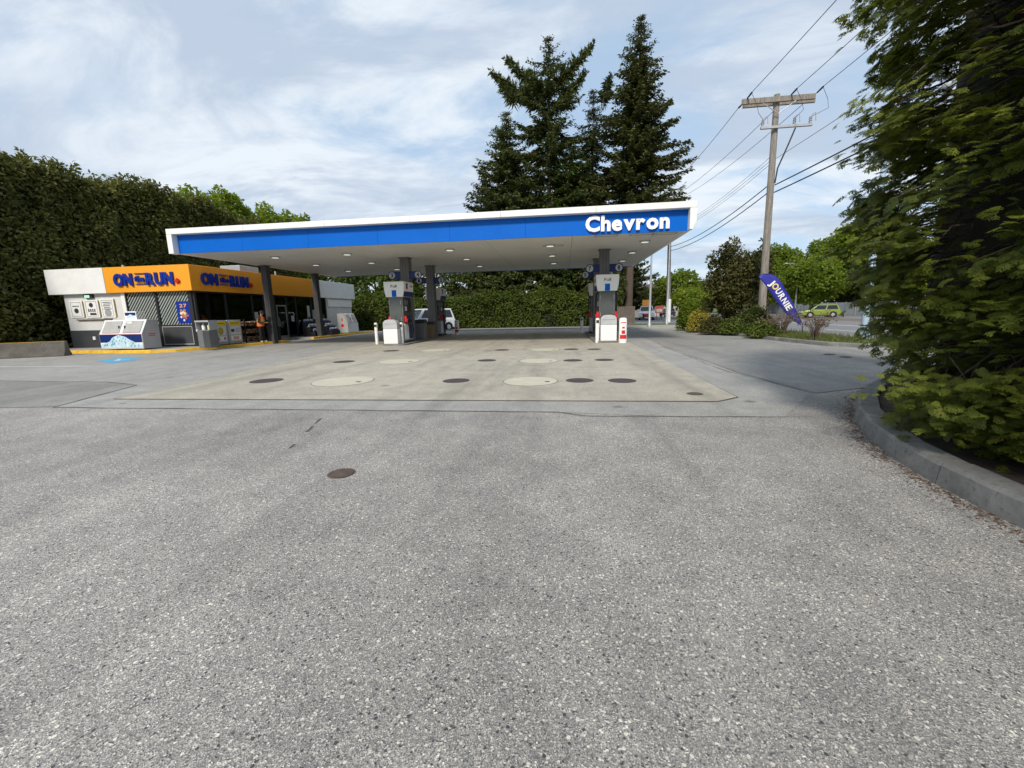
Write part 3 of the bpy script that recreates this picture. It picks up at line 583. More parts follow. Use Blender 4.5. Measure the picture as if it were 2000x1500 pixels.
for x0, x1 in ((-22.47, -20.80), (-20.68, -18.9)):
    MB().box(x0, x1, WY + 0.04, WY + 0.06, 1.25, FZ0).build('window', m, st)
    MB().box(x0, x1, WY, WY + 0.1, 0.22, 1.19).build('lower_panel', m_char, st, bevel=0.01)
    if x0 > -21:
        fm = MB(); fm.box(x0 + .02, x1 - .02, WY - 0.025, WY - 0.001, 0.22, 0.27); fm.box(x0 + .02, x1 - .02, WY - 0.025, WY - 0.001, 1.13, 1.17); fm.box(x0 + .02, x0 + .05, WY - 0.024, WY - 0.001, 0.27, 1.13); fm.box(x1 - .05, x1 - .02, WY - 0.024, WY - 0.001, 0.27, 1.13); fm.build('panel_frame', m_lgrey, st)
for x in (-22.5, -20.8, -18.9): MB().box(x - (0.0 if x < -22 else 0.0), x + (0.03 if x < -22 else 0.12 if x < -20 else 0.2), WY - 0.03, WY + 0.14, 0.13, FZ0).build('mullion', m_dark, st)
MB().box(-22.46, -18.9, WY - 0.02, WY + 0.12, 1.19, 1.25).build('mullion', m_dark, st)
MB().box(-22.46, -18.9, WY + 0.0, WY + 0.12, 0.13, 0.22).build('sill', m_dark, st)
# blue poster on the striped window
def poster(x0, x1, z0, z1, y, base, parent): return MB().box(x0, x1, y - 0.012, y, z0, z1).build('poster', base, parent)
ps = poster(-19.68, -18.93, 1.32, 2.42, WY + 0.03, m_sign, st)
letters('27', (-19.5, WY + 0.015, 2.12), (1, 0, 0), (0, 0, 1), 0.17, 0.42, 0.006, mat('poster_orange', (0.75, 0.38, 0.16), 0.6), ps, joined=True, name='print')
food = [mat('food_cream', (0.75, 0.62, 0.45), 0.6), mat('food_red', (0.5, 0.09, 0.04), 0.6), mat('food_brown', (0.4, 0.2, 0.08), 0.6)]
mb = MB()
for i in range(16):
    a = i * 2.4; r = 0.035 + 0.014 * i; cx, cz = -19.3 + r * math.cos(a), 1.75 + r * 1.15 * math.sin(a); q = 0.05 + 0.035 * random.random()
    mb.cyl((cx, WY + 0.0185 - i * 0.0005, cz), (cx, WY + 0.0145 - i * 0.0005, cz), q, q, 9, i % 3)
mb.build('print', food, ps)
# side glazing (faces the pumps)
def side_frame(y0, y1, z0, z1, name='mullion', m_=m_dark, dx=0.1): return MB().box(WX - dx, WX + 0.02, y0, y1, z0, z1).build(name, m_, st)
ysm = [19.42, 21.35, 23.35, 24.35, 25.35, 26.5, 27.5, 29.3, 31.2]
for y in ysm: side_frame(y, y + 0.12, 0.13, FZ0)
side_frame(19.54, 31.3, 2.86, FZ0 - 0.002, 'head_rail')
side_frame(19.54, 25.35, 0.13, 0.3, 'sill'); side_frame(26.62, 31.2, 0.13, 0.3, 'sill')
for a, b in zip(ysm, ysm[1:]): MB().box(WX - 0.06, WX - 0.045, a + 0.12, b, 0.3 if a != 25.35 else 0.15, 2.86).build('window', m_glass, st)
dr = MB(); dr.box(WX - 0.03, WX + 0.03, 25.5, 25.57, 0.15, 2.3); dr.box(WX - 0.03, WX + 0.03, 26.4, 26.47, 0.15, 2.3); dr.box(WX - 0.03, WX + 0.03, 25.57, 26.4, 2.22, 2.3); dr.box(WX - 0.03, WX + 0.03, 25.57, 26.4, 0.15, 0.3); door = dr.build('door', m_alu, st)
MB().box(WX + 0.031, WX + 0.06, 25.62, 25.65, 0.9, 1.5).build('handle', m_alu, door)
MB().box(WX - 0.01, WX, 25.57, 26.4, 0.3, 2.2).build('window', m_glass, door)
# glowing window sign and notices
m_neon = mat('red_neon', (0.9, 0.02, 0.06), 0.5, emit=1.6, var=0.0); m_neo2 = mat('pink_neon', (0.85, 0.02, 0.25), 0.5, emit=1.3, var=0.0)
sg = MB().box(WX - 0.14, WX - 0.11, 27.62, 28.62, 2.15, 2.7).build('window_sign', m_blk, st)
letters('2', (WX - 0.108, 27.7, 2.25), (0, 1, 0), (0, 0, 1), 0.33, 0.34, 0.02, m_neon, sg, 0.05, name='lit_figure'); letters('4', (WX - 0.108, 28.15, 2.25), (0, 1, 0), (0, 0, 1), 0.33, 0.38, 0.02, m_neo2, sg, 0.05, name='lit_figure')
for (y0, y1, z0, z1) in ((23.5, 23.85, 1.35, 1.85), (28.9, 29.2, 1.5, 2.3), (29.5, 29.9, 1.3, 2.0), (30.2, 30.7, 1.6, 2.2), (27.0, 27.3, 1.2, 1.6), (24.5, 24.75, 1.9, 2.2)):
    MB().box(WX - 0.044, WX - 0.038, y0, y1, z0, z1).build('notice', random.choice([m_lgrey, m_whtw, mat('notice_blue', (0.1, 0.2, 0.4), 0.6)]), st)
# interior: shelves with goods, ceiling light strips
goods = [mat('goods_%d' % i, c_, 0.5, 0, 0.2, 4) for i, c_ in enumerate(((0.5, 0.07, 0.05), (0.08, 0.16, 0.4), (0.5, 0.38, 0.06), (0.1, 0.3, 0.12), (0.45, 0.44, 0.42)))]
for y in (20.6, 22.6, 24.4, 27.4, 29.4):
    sh = MB()
    for z in (0.3, 0.75, 1.2, 1.6): sh.box(-24.5, -19.9, y, y + 0.45, z, z + 0.04)
    sh.box(-24.5, -19.9, y + 0.2, y + 0.24, 0.13, 1.7); s_o = sh.build('shelf_unit', m_dark, st)
    gd = MB()
    for z in (0.34, 0.79, 1.24):
        x = -24.4
        while x < -20.1:
            wd = random.uniform(0.12, 0.3); gd.box(x, x + wd * 0.92, y + 0.01, y + 0.19, z, z + random.uniform(0.18, 0.36), random.randrange(5)); x += wd
    gd.build('goods', goods, s_o)['kind'] = 'stuff'
for y in (20.7, 23.4, 28.3):
    MB().box(-23.6, -20.0, y, y + 0.18, 2.90, 2.945).build('light_strip', mat('tube_light', (0.9, 0.95, 0.85), 0.5, emit=6.0, var=0.0), st)
# framed posters on the white wall
m_pgrey = mat('poster_grey', (0.3, 0.31, 0.32), 0.6); m_gold = mat('brass_frame', (0.36, 0.27, 0.09), 0.4, 0.5)
for k, (x0, x1, z0, z1) in enumerate(((-25.93, -25.12, 1.72, 2.6), (-25.02, -24.16, 1.70, 2.62), (-24.05, -23.22, 1.68, 2.66))):
    f_ = MB().box(x0, x1, WY - 0.05, WY, z0, z1).build('poster_frame', m_wht, st, bevel=0.008)
    MB().box(x1 + 0.01, x1 + 0.05, WY - 0.045, WY - 0.001, z0 + 0.05, z1 - 0.05).build('frame_edge', m_gold, f_)
    cx, y = (x0 + x1) / 2, WY - 0.051
    ln = MB()
    for a, b_, c_, d in ((x0 + .1, x1 - .1, z1 - .09, z1 - .075), (x0 + .1, x1 - .1, z0 + .075, z0 + .09), (x0 + .1, x0 + .115, z0 + .09, z1 - .09), (x1 - .115, x1 - .1, z0 + .09, z1 - .09)): ln.box(a, b_, y - 0.003, y, c_, d)
    if k == 0:
        ln.cyl((cx, y, z0 + .36), (cx, y - .004, z0 + .36), 0.13, 0.13, 20); ln.box(cx - .2, cx + .2, y - .004, y, z1 - .3, z1 - .26)
    elif k == 1:
        ln.cyl((cx, y, z1 - .26), (cx, y - .004, z1 - .26), 0.12, 0.12, 20)
        for q in range(4): ln.box(cx - .22 + q * .12, cx - .15 + q * .12, y - .004, y, z0 + .3, z0 + .46)
        ln.box(cx - .14, cx + .24, y - .004, y, z0 + .14, z0 + .25)
    else:
        for q in range(5): ln.box(cx - .24 + (q % 2) * .05, cx + .24 - (q // 2 % 2) * .06, y - .004, y, z1 - .2 - q * .085, z1 - .165 - q * .085)
        ln.cyl((cx, y, z0 + .26), (cx, y - .004, z0 + .26), 0.2, 0.2, 24, 1)
    ln.build('print', [m_ink, m_pgrey], f_)
MB().box(-25.6, -23.5, WY - 0.09, WY - 0.001, 1.58, 1.63).build('ledge', mat('ledge_brown', (0.13, 0.07, 0.05), 0.6), st)
eb = MB().box(-24.85, -24.35, WY - 0.12, WY - 0.001, 2.72, 2.9).build('wall_light', m_dark, st)
MB().box(-24.8, -24.5, WY - 0.125, WY - 0.121, 2.74, 2.86).build('green_lens', mat('green_lens', (0.25, 0.8, 0.4), 0.4, emit=0.9, var=0.0), eb)
MB().box(-24.85, -24.7, WY - 0.06, WY - 0.021, 0.55, 0.72).build('tap_box', m_wht, st)
# fascia lettering
def leaf_badge(org, U, W, h, depth, parent):
    U = Vector(U); W = Vector(W); pts = [(0, 1), (.12, .72), (.3, .82), (.24, .45), (.5, .62), (.55, .4), (.42, .3), (.28, .1), (.05, .14), (.03, -.1), (-.03, -.1), (-.05, .14), (-.28, .1), (-.42, .3), (-.55, .4), (-.5, .62), (-.24, .45), (-.3, .82), (-.12, .72)]
    MB().prism([Vector(org) + U * (a * h) + W * (b_ * h) for a, b_ in pts], U.cross(W) * depth).build('leaf_badge', m_red, parent)
def shop_sign(P, U, pxs, dep=0.10):
    W = (0, 0, 1); Uv = Vector(U)
    a, b_, c_, d, e, f_, l_ = [P(px, 556) for px in pxs]; z = 3.28
    def L_(t_, p, q, z_, h, off): letters(t_, (p.x, p.y, z_), U, W, h, (q - p).length, dep, m_sign, st, off, 0.045)
    L_('ON', a, b_, z, 0.55, 0.05); L_('the', c_, d, z + 0.17, 0.26, 0.05); L_('RUN', e, f_, z, 0.55, 0.05)
    for zz_ in (z + 0.02, z + 0.53): MB().prism([Vector((c_.x, c_.y, zz_)), Vector((d.x, d.y, zz_)), Vector((d.x, d.y, zz_ + .04)), Vector((c_.x, c_.y, zz_ + .04))], Uv.cross(Vector(W)) * dep * 0.6).build('sign_bar', m_sign, st)
    leaf_badge((l_.x, l_.y, z + 0.02), U, W, 0.24, dep, st)
shop_sign(lambda px, py: atY(px, py, 19.149), (1, 0, 0), (226, 262, 267, 285, 289, 342, 349))
shop_sign(lambda px, py: atX(px, py, -18.419), (0, 1, 0), (393, 425, 430, 446, 449, 484, 489))
# ------------------------------------------------------------------ fuel canopy
CX0, CX1, CY0, CY1, CZ0, CZ1 = -17.2, 4.92, 17.0, 30.5, 4.4, 5.4
ca = thing('fuel_canopy', (-6, 22, 0), 'flat fuel canopy with blue fascia, white trim and grey columns', 'canopy')
MB().box(CX0 + .3, CX1 - .3, CY0 + .36, CY1 - .3, 4.9, 5.1).build('roof_deck', m_lgrey, ca)
nb = 7; bw_ = (CX1 - CX0 - 0.5) / nb
for i in range(nb):
    x = CX0 + 0.25 + i * bw_
    MB().box(x + 0.004, x + bw_ - 0.004, CY0 + 0.28, CY0 + 0.34, CZ0, 5.17).build('fascia_panel', m_blue, ca)
MB().box(CX0 + .25, CX1 - .25, CY0 + .345, CY0 + .36, CZ0 + .02, 5.15).build('fascia_backing', m_dark, ca)
cap = MB(); n_c = 6; cw = (CX1 - CX0) / n_c
for i in range(n_c): MB().box(CX0 + i * cw + .003, CX0 + (i + 1) * cw - .003, CY0, CY0 + 0.5, 5.17, CZ1).build('cap_trim', m_wht, ca, bevel=0.012)
MB().box(CX0, CX0 + 0.245, CY0, CY0 + 0.34, CZ0 - 0.04, 5.166).build('end_trim', m_wht, ca, bevel=0.01)
MB().prism([(CX1 - .245, CY0, CZ0), (CX1 - .12, CY0, CZ0), (CX1, CY0, CZ0 + .32), (CX1, CY0, 5.166), (CX1 - .245, CY0, 5.166)], (0, 0.34, 0)).build('end_trim', m_wht, ca, bevel=0.01)
for y0, y1 in ((CY0 + .51, 21.7), (21.71, 26.1), (26.11, CY1)):
    MB().prism([(CX1 - .3, y0, CZ0), (CX1 - .12, y0, CZ0), (CX1, y0, CZ0 + .32), (CX1, y0, CZ1), (CX1 - .3, y0, CZ1)], (0, y1 - y0, 0)).build('side_fascia', m_wht, ca, bevel=0.01)
    MB().box(CX0, CX0 + .3, y0, y1, CZ0, CZ1).build('side_fascia', m_wht, ca, bevel=0.01)
MB().box(CX0 + .301, CX1 - .301, CY1 - .3, CY1, CZ0, CZ1).build('back_fascia', m_blue, ca)
xs = [CX0 + .3, -13.4, -9.9, -6.55, -3.2, 0.35, 3.6, CX1 - .3]; yss = [CY0 + .36, 21.6, 26.0, CY1 - .3]
for a, b in zip(xs, xs[1:]):
    for c_, d in zip(yss, yss[1:]): MB().box(a + .007, b - .007, c_ + .004, d - .004, CZ0 + .01, CZ0 + .04).build('soffit_panel', m_sof, ca)
MB().box(CX0 + .3, CX1 - .3, CY0 + .36, CY1 - .3, CZ0 + .045, CZ0 + .06).build('soffit_backing', m_dark, ca)
m_lamp = mat('lamp_lens', (0.95, 0.95, 0.88), 0.4, emit=0.5, var=0.0)
for x in (-13.9, -10.2, -5.2, -0.6, 3.5):
    for y in (19.4, 22.8, 26.4):
        if x == -10.2 and y > 20: x_ = -10.6
        else: x_ = x
        l_ = MB().lathe((x_, y, CZ0 - 0.05), [(0.19, 0), (0.21, 0.015), (0.25, 0.058)], 18).build('downlight', m_lgrey, ca)
        MB().lathe((x_, y, CZ0 - 0.058), [(0.16, 0), (0.16, 0.007)], 18).build('lens', m_lamp, l_)
for px, py in ((1185, 459), (1255, 456), (1300, 455), (1080, 479)):
    p = g(px, py, CZ0); h_ = MB()
    h_.box(p.x - .45, p.x + .45, p.y - .02, p.y, CZ0, CZ0 + .011); h_.box(p.x - .45, p.x + .45, p.y + .34, p.y + .36, CZ0, CZ0 + .011); h_.box(p.x - .45, p.x - .43, p.y, p.y + .34, CZ0, CZ0 + .011); h_.box(p.x + .43, p.x + .45, p.y, p.y + .34, CZ0, CZ0 + .011); h_.build('hatch_trim', m_grey, ca)
cols = [(-16.75, 22.4), (-17.0, 27.6), (-8.2, 21.65), (-8.15, 25.6), (1.98, 21.6), (1.95, 25.3)]
for x, y in cols:
    r = 0.235 if x > -10 else 0.175
    cb = MB().box(x - r, x + r, y - r, y + r, 0.0, CZ0 + .012).build('column', m_col if x > -10 else m_grey2, ca, bevel=0.025)
    MB().box(x - r - .05, x + r + .05, y - r - .05, y + r + .05, CZ0 - .03, CZ0 + .009).build('collar', m_col, cb)
    for s_ in (-0.33, 0.33): MB().box(x + s_ * r - .006, x + s_ * r + .006, y - r - .004, y - r + .002, 0.3, CZ0 - .05).build('seam', m_dark, cb)
def number_sign(x, y, z, d, sgn):
    o = MB().box(min(x, x + sgn * .62), max(x, x + sgn * .62), y - .03, y + .03, z - .19, z + .19).build('number_sign', m_navy, ca, bevel=0.01)
    cx = x + sgn * .5
    MB().cyl((cx, y - .03, z), (cx, y - .045, z), 0.21, 0.21, 22).build('disc', m_navy, o); MB().cyl((cx, y - .0452, z), (cx, y - .049, z), 0.165, 0.165, 22).build('disc_face', mat('disc_grey', (0.5, 0.5, 0.5), 0.5), o)
    letters(d, (cx - .07, y - .0495, z - .1), (1, 0, 0), (0, 0, 1), 0.2, 0.13, 0.006, m_ink, o, 0.03, name='digit')
for (x, y), (a, b) in (((-8.2, 21.5), '34'), ((-8.15, 25.5), '12'), ((1.98, 21.5), '78'), ((1.95, 25.2), '56')):
    z = 3.52
    number_sign(x - .2, y, z, a, -1); number_sign(x + .2, y, z, b, 1)
# brand lettering
a = atY(1143.5, 451, CY0 + .27); b = atY(1310, 445, CY0 + .27)
letters('Chevron', (0.84, CY0 + .279, 4.525), (1, 0, 0), (0, 0, 1), 0.535, 3.15, 0.11, mat('sign_white', (0.85, 0.85, 0.84), 0.4, var=0.03), ca, 0.038, 0.055)
# camera / speaker hung under canopy
sp = thing('hanging_speaker', (-6.9, 25.6, 4.4), 'dark horn loudspeaker hung under the canopy beside a rear column', 'loudspeaker')
MB().cyl((-6.9, 25.6, 4.4), (-6.9, 25.6, 4.1), 0.03).build('stem', m_dark, sp); MB().lathe((0, 0, 0), [(0.08, -0.25), (0.13, -0.1), (0.27, 0.12), (0.28, 0.14), (0.2, 0.05)], 16).build('horn', m_dark, sp, True)
hn = sp.children[-1]; hn.data.transform(Matrix.Translation(wloc(sp))); hn.location = (0, 0, -0.42); hn.rotation_euler = (1.9, 0.3, 0.5)
# ------------------------------------------------------------------ pump islands and dispensers
IX = (-8.25, 2.0)
for x, lb in ((IX[0], 'low concrete pump island on the store side'), (IX[1], 'low concrete pump island on the street side')):
    o = MB(); pts = []
    for i in range(9): a = PI + PI * i / 8; pts.append((x + 0.62 * math.cos(a), 19.75 + 0.45 * math.sin(a), 0.0))
    for i in range(9): a = PI * i / 8; pts.append((x + 0.62 * math.cos(a), 28.2 + 0.45 * math.sin(a), 0.0))
    o.prism(pts, (0, 0, 0.1)); tag(o.build('pump_island', m_conc, None, bevel=0.02), lb, 'island')
def emblem(x, y, z, s, sgn, parent):
    for k, m_ in ((0, m_sign), (1, m_red)):
        zz_ = z - k * 0.62 * s; q = []
        for a, b_ in ((-.5, .5), (0, .2), (.5, .5), (.5, 0), (0, -.32), (-.5, 0)): q.append((x, y + a * s, zz_ + b_ * s))
        MB().prism(q, (sgn * 0.006, 0, 0)).build('emblem', m_, parent)
m_hdr = mat('header_white', (0.82, 0.82, 0.78), 0.4, 0, 0.04, 2)
m_brush = mat('brushed_panel', (0.17, 0.165, 0.155), 0.38, 0.5, 0.12, 2)
def dispenser(x, y, label):
    z0 = 0.1; t = thing('fuel_dispenser', (x, y + .6, z0), label, 'fuel pump', 'fuel dispensers under the canopy')
    MB().box(x - .42, x + .42, y + .06, y + 1.24, z0, z0 + .1).build('plinth', m_dark, t)
    MB().box(x - .39, x + .39, y + .1, y + 1.2, z0 + .1, 1.05).build('lower_cabinet', m_lgrey, t, bevel=0.015)
    MB().box(x - .36, x + .36, y + .12, y + 1.18, 1.052, 2.4).build('upper_cabinet', m_brush, t, bevel=0.02)
    MB().box(x - .30, x + .30, y + .095, y + .118, 1.15, 2.32).build('end_panel', mat('end_panel', (0.10, 0.11, 0.105), 0.35, 0.3, 0.1, 2), t, bevel=0.008)
    hp = [(x - .515, y, 3.1), (x - .525, y, 2.95), (x - .50, y, 2.62), (x - .44, y, 2.36), (x + .44, y, 2.36), (x + .50, y, 2.62), (x + .525, y, 2.95), (x + .515, y, 3.1)]
    hd = MB().prism(hp, (0, 1.3, 0)).build('header', m_hdr, t, bevel=0.025)
    MB().box(x - .115, x + .115, y - .008, y + .004, 2.365, 2.68).build('blue_square', m_sign if False else m_blue, hd)
    letters('Full', (x - .15, y - .001, 2.81), (1, 0, 0), (0, 0, 1), 0.13, 0.3, 0.008, m_ink, hd, 0.0, joined=True, name='print')
    for s_ in (-1, 1):
        MB().prism([(x + s_ * .505, y + .02, 2.62), (x + s_ * .445, y + .02, 2.37), (x + s_ * .445, y + 1.28, 2.37), (x + s_ * .505, y + 1.28, 2.62)], (s_ * .01, 0, 0)).build('stripe', m_navy, hd)
        emblem(x + s_ * .528, y + .38, 2.93, 0.24, s_, hd)
        U = (0, s_, 0); org = (x + s_ * .529, y + (.85 if s_ > 0 else 1.1), 2.85); letters('Full', org, U, (0, 0, 1), 0.1, 0.24, 0.004, m_ink, hd, 0.0, joined=True, name='print')
        fx = x + s_ * .362
        def pb(y0, y1, z0_, z1_, m_, nm, d=0.02, xx=None):
            q = fx if xx is None else xx
            return MB().box(min(q, q + s_ * d), max(q, q + s_ * d), y + y0, y + y1, z0_, z1_).build(nm, m_, t, bevel=0.006)
        pb(.2, 1.1, 1.62, 2.3, m_char, 'control_panel', 0.03)
        pb(.3, .72, 1.98, 2.22, mat('display_grey', (0.22, 0.26, 0.24), 0.3), 'display', 0.034); pb(.8, 1.0, 1.75, 2.1, m_blk, 'keypad', 0.036)
        pb(.3, .55, 1.68, 1.9, m_wht, 'price_card', 0.034)
        pb(.12, .62, .28, 1.0, m_wht, 'door_panel', 0.012, x + s_ * .391); pb(.64, 1.16, .28, 1.0, m_navy, 'door_panel', 0.012, x + s_ * .391)
        for k, m_ in enumerate((m_red, m_blk, m_sign)):
            yy = y + .25 + k * .28
            nz = MB(); nz.box(min(fx, fx + s_ * .1), max(fx, fx + s_ * .1), yy - .05, yy + .05, 1.12, 1.42); nz.tube([(fx + s_ * .06, yy, 1.4), (fx + s_ * .13, yy, 1.25), (fx + s_ * .12, yy, 1.08)], [.025, .03, .018], 6); nz.build('nozzle', m_, t, bevel=0.012)
            hs = MB(); hs.tube([(fx + s_ * .13, yy, 1.12), (fx + s_ * .22, yy + .03, 0.75), (fx + s_ * .2, yy + .06, 0.5), (fx + s_ * .16, yy + .1, 0.8), (fx + s_ * .12, yy + .12, 1.6), (fx + s_ * .1, yy + .12, 2.2), (fx + s_ * .05, yy + .1, 2.36)], .018, 6); hs.build('hose', m_blk, t, True)
        for zz_ in (1.2, 2.0): pb(-.0, .06, zz_, zz_ + .18, m_wht, 'sticker', 0.004, x + s_ * .30)
    return t
dispenser(IX[0], 19.98, 'grey fuel pump with white header at the front of the store-side island')
dispenser(IX[0], 26.2, 'grey fuel pump with white header behind the rear column, store-side island')
dispenser(IX[1], 19.98, 'grey fuel pump with white header at the front of the street-side island')
dispenser(IX[1], 26.0, 'grey fuel pump with white header behind the rear column, street-side island')
def service_unit(x, y, label):
    t = thing('windshield_service_unit', (x, y, .1), label, 'service unit', 'white service units at the island ends')
    prof = lambda h, w_: [(x - w_, y, .1), (x + w_, y, .1), (x + w_, y, h), (x - w_, y, h)]
    MB().box(x - .36, x + .36, y, y + .4, .1, .82).build('body', m_wht, t, bevel=0.02)
    pts = [(x - .36, y + .01, .825), (x + .36, y + .01, .825), (x + .36, y + .01, 1.05), (x + .33, y + .01, 1.16), (x + .24, y + .01, 1.24), (x + .1, y + .01, 1.27), (x - .1, y + .01, 1.27), (x - .24, y + .01, 1.24), (x - .33, y + .01, 1.16), (x - .36, y + .01, 1.05)]
    hd = MB().prism(pts, (0, .38, 0)).build('hood', mat('hood_grey', (0.45, 0.46, 0.46), 0.45), t, bevel=0.015)
    MB().box(x - .3, x + .3, y + .003, y + .0098, 1.055, 1.065).build('hood_seam', m_grey, hd)
    MB().box(x - .37, x + .37, y + .41, y + .47, .12, .75).build('blue_skirt', m_navy, t)
    MB().tube([(x + .22, y + .2, 1.2), (x + .28, y + .18, 1.45)], .015, 6).build('squeegee', m_dark, t)
service_unit(IX[0] - .1, 19.42, 'white waste and squeegee unit in front of the store-side pump')
service_unit(IX[1] + .03, 19.42, 'white waste and squeegee unit in front of the street-side pump')
def bollard(p, r, h, label, red=False, group='white bollards at the pump islands'):
    t = thing('bollard', (p.x, p.y, 0), label, 'bollard', group)
    MB().lathe((p.x, p.y, 0), [(r, 0), (r, h - r * .5), (r * .85, h - r * .15), (r * .4, h)], 18).build('post', m_wht, t, True)
    if red:
        for z0_, z1_, a0, a1 in ((.2, .38, -.9, .9), (.42, .58, -.45, .45), (.66, .74, -.3, .3), (.9, .94, -.6, .6)):
            bd = MB()
            for i in range(8):
                a = -PI / 2 + a0 + (a1 - a0) * i / 8; b_ = -PI / 2 + a0 + (a1 - a0) * (i + 1) / 8; q = r + .004
                bd.poly([(p.x + q * math.cos(a), p.y + q * math.sin(a), z0_), (p.x + q * math.cos(b_), p.y + q * math.sin(b_), z0_), (p.x + q * math.cos(b_), p.y + q * math.sin(b_), z1_), (p.x + q * math.cos(a), p.y + q * math.sin(a), z1_)])
            bd.build('red_print', m_red, t)
    else:
        MB().box(p.x - .06, p.x + .06, p.y - r - .006, p.y - r * .7, h * .8, h * .92).build('sticker', m_ink, t)
bollard(g(737, 673), .085, 1.12, 'white steel bollard beside the store-side service unit, store side of it', group=None)
bollard(g(786, 674), .085, 1.12, 'white steel bollard beside the store-side service unit, pump-nozzle side of it', group=None)
bollard(g(1166.5, 670), .09, 1.14, 'slim white bollard beside the street-side service unit', group=None)
bollard(g(1216, 670), .175, 1.14, 'thick white bollard sleeve with red printed warning, street-side island', True, None)
bollard(g(1141, 648) if False else Vector((1.2, 28.5, 0)), .1, 1.05, 'white bollard at the rear end of the street-side island', group=None)
bollard(Vector((-7.4, 28.6, 0)), .16, 1.05, 'thick white bollard with red print at rear end of store-side island', True, None)
# things standing on the islands
def waste_bin(p, w_, d, h, m_, label, lidm=None, cat='waste bin', name='waste_bin', z=0.1):
    t = thing(name, (p[0], p[1], z), label, cat)
    MB().prism([(p[0] - w_ / 2, p[1] - d / 2, z), (p[0] + w_ / 2, p[1] - d / 2, z), (p[0] + w_ / 2, p[1] + d / 2, z), (p[0] - w_ / 2, p[1] + d / 2, z)], (0, 0, h * .82)).build('body', m_, t, bevel=0.025)
    MB().box(p[0] - w_ / 2 - .02, p[0] + w_ / 2 + .02, p[1] - d / 2 - .02, p[1] + d / 2 + .02, z + h * .82, z + h * .88).build('rim', lidm or m_dark, t, bevel=0.015)
    MB().prism([(p[0] - w_ / 2, p[1] - d / 2, z + h * .88), (p[0] - w_ / 2, p[1] - d * .3, z + h), (p[0] - w_ / 2, p[1] + d * .3, z + h), (p[0] - w_ / 2, p[1] + d / 2, z + h * .88)], (w_, 0, 0)).build('lid', lidm or m_dark, t, bevel=0.015)
    return t
waste_bin((-8.05, 23.0), .6, .6, 1.1, m_grey, 'grey square waste bin between the store-side columns')
waste_bin((-7.95, 24.2), .55, .55, .95, mat('bin_brown', (0.2, 0.14, 0.07), 0.6), 'brown box bin between the store-side columns')
waste_bin((-8.35, 22.3), .4, .3, 1.2, m_sign, 'blue paper-towel stand beside the front store-side column', m_blue, 'stand', 'towel_stand')
waste_bin((2.0, 23.2), .55, .55, 1.05, m_char, 'charcoal waste bin between the street-side columns')
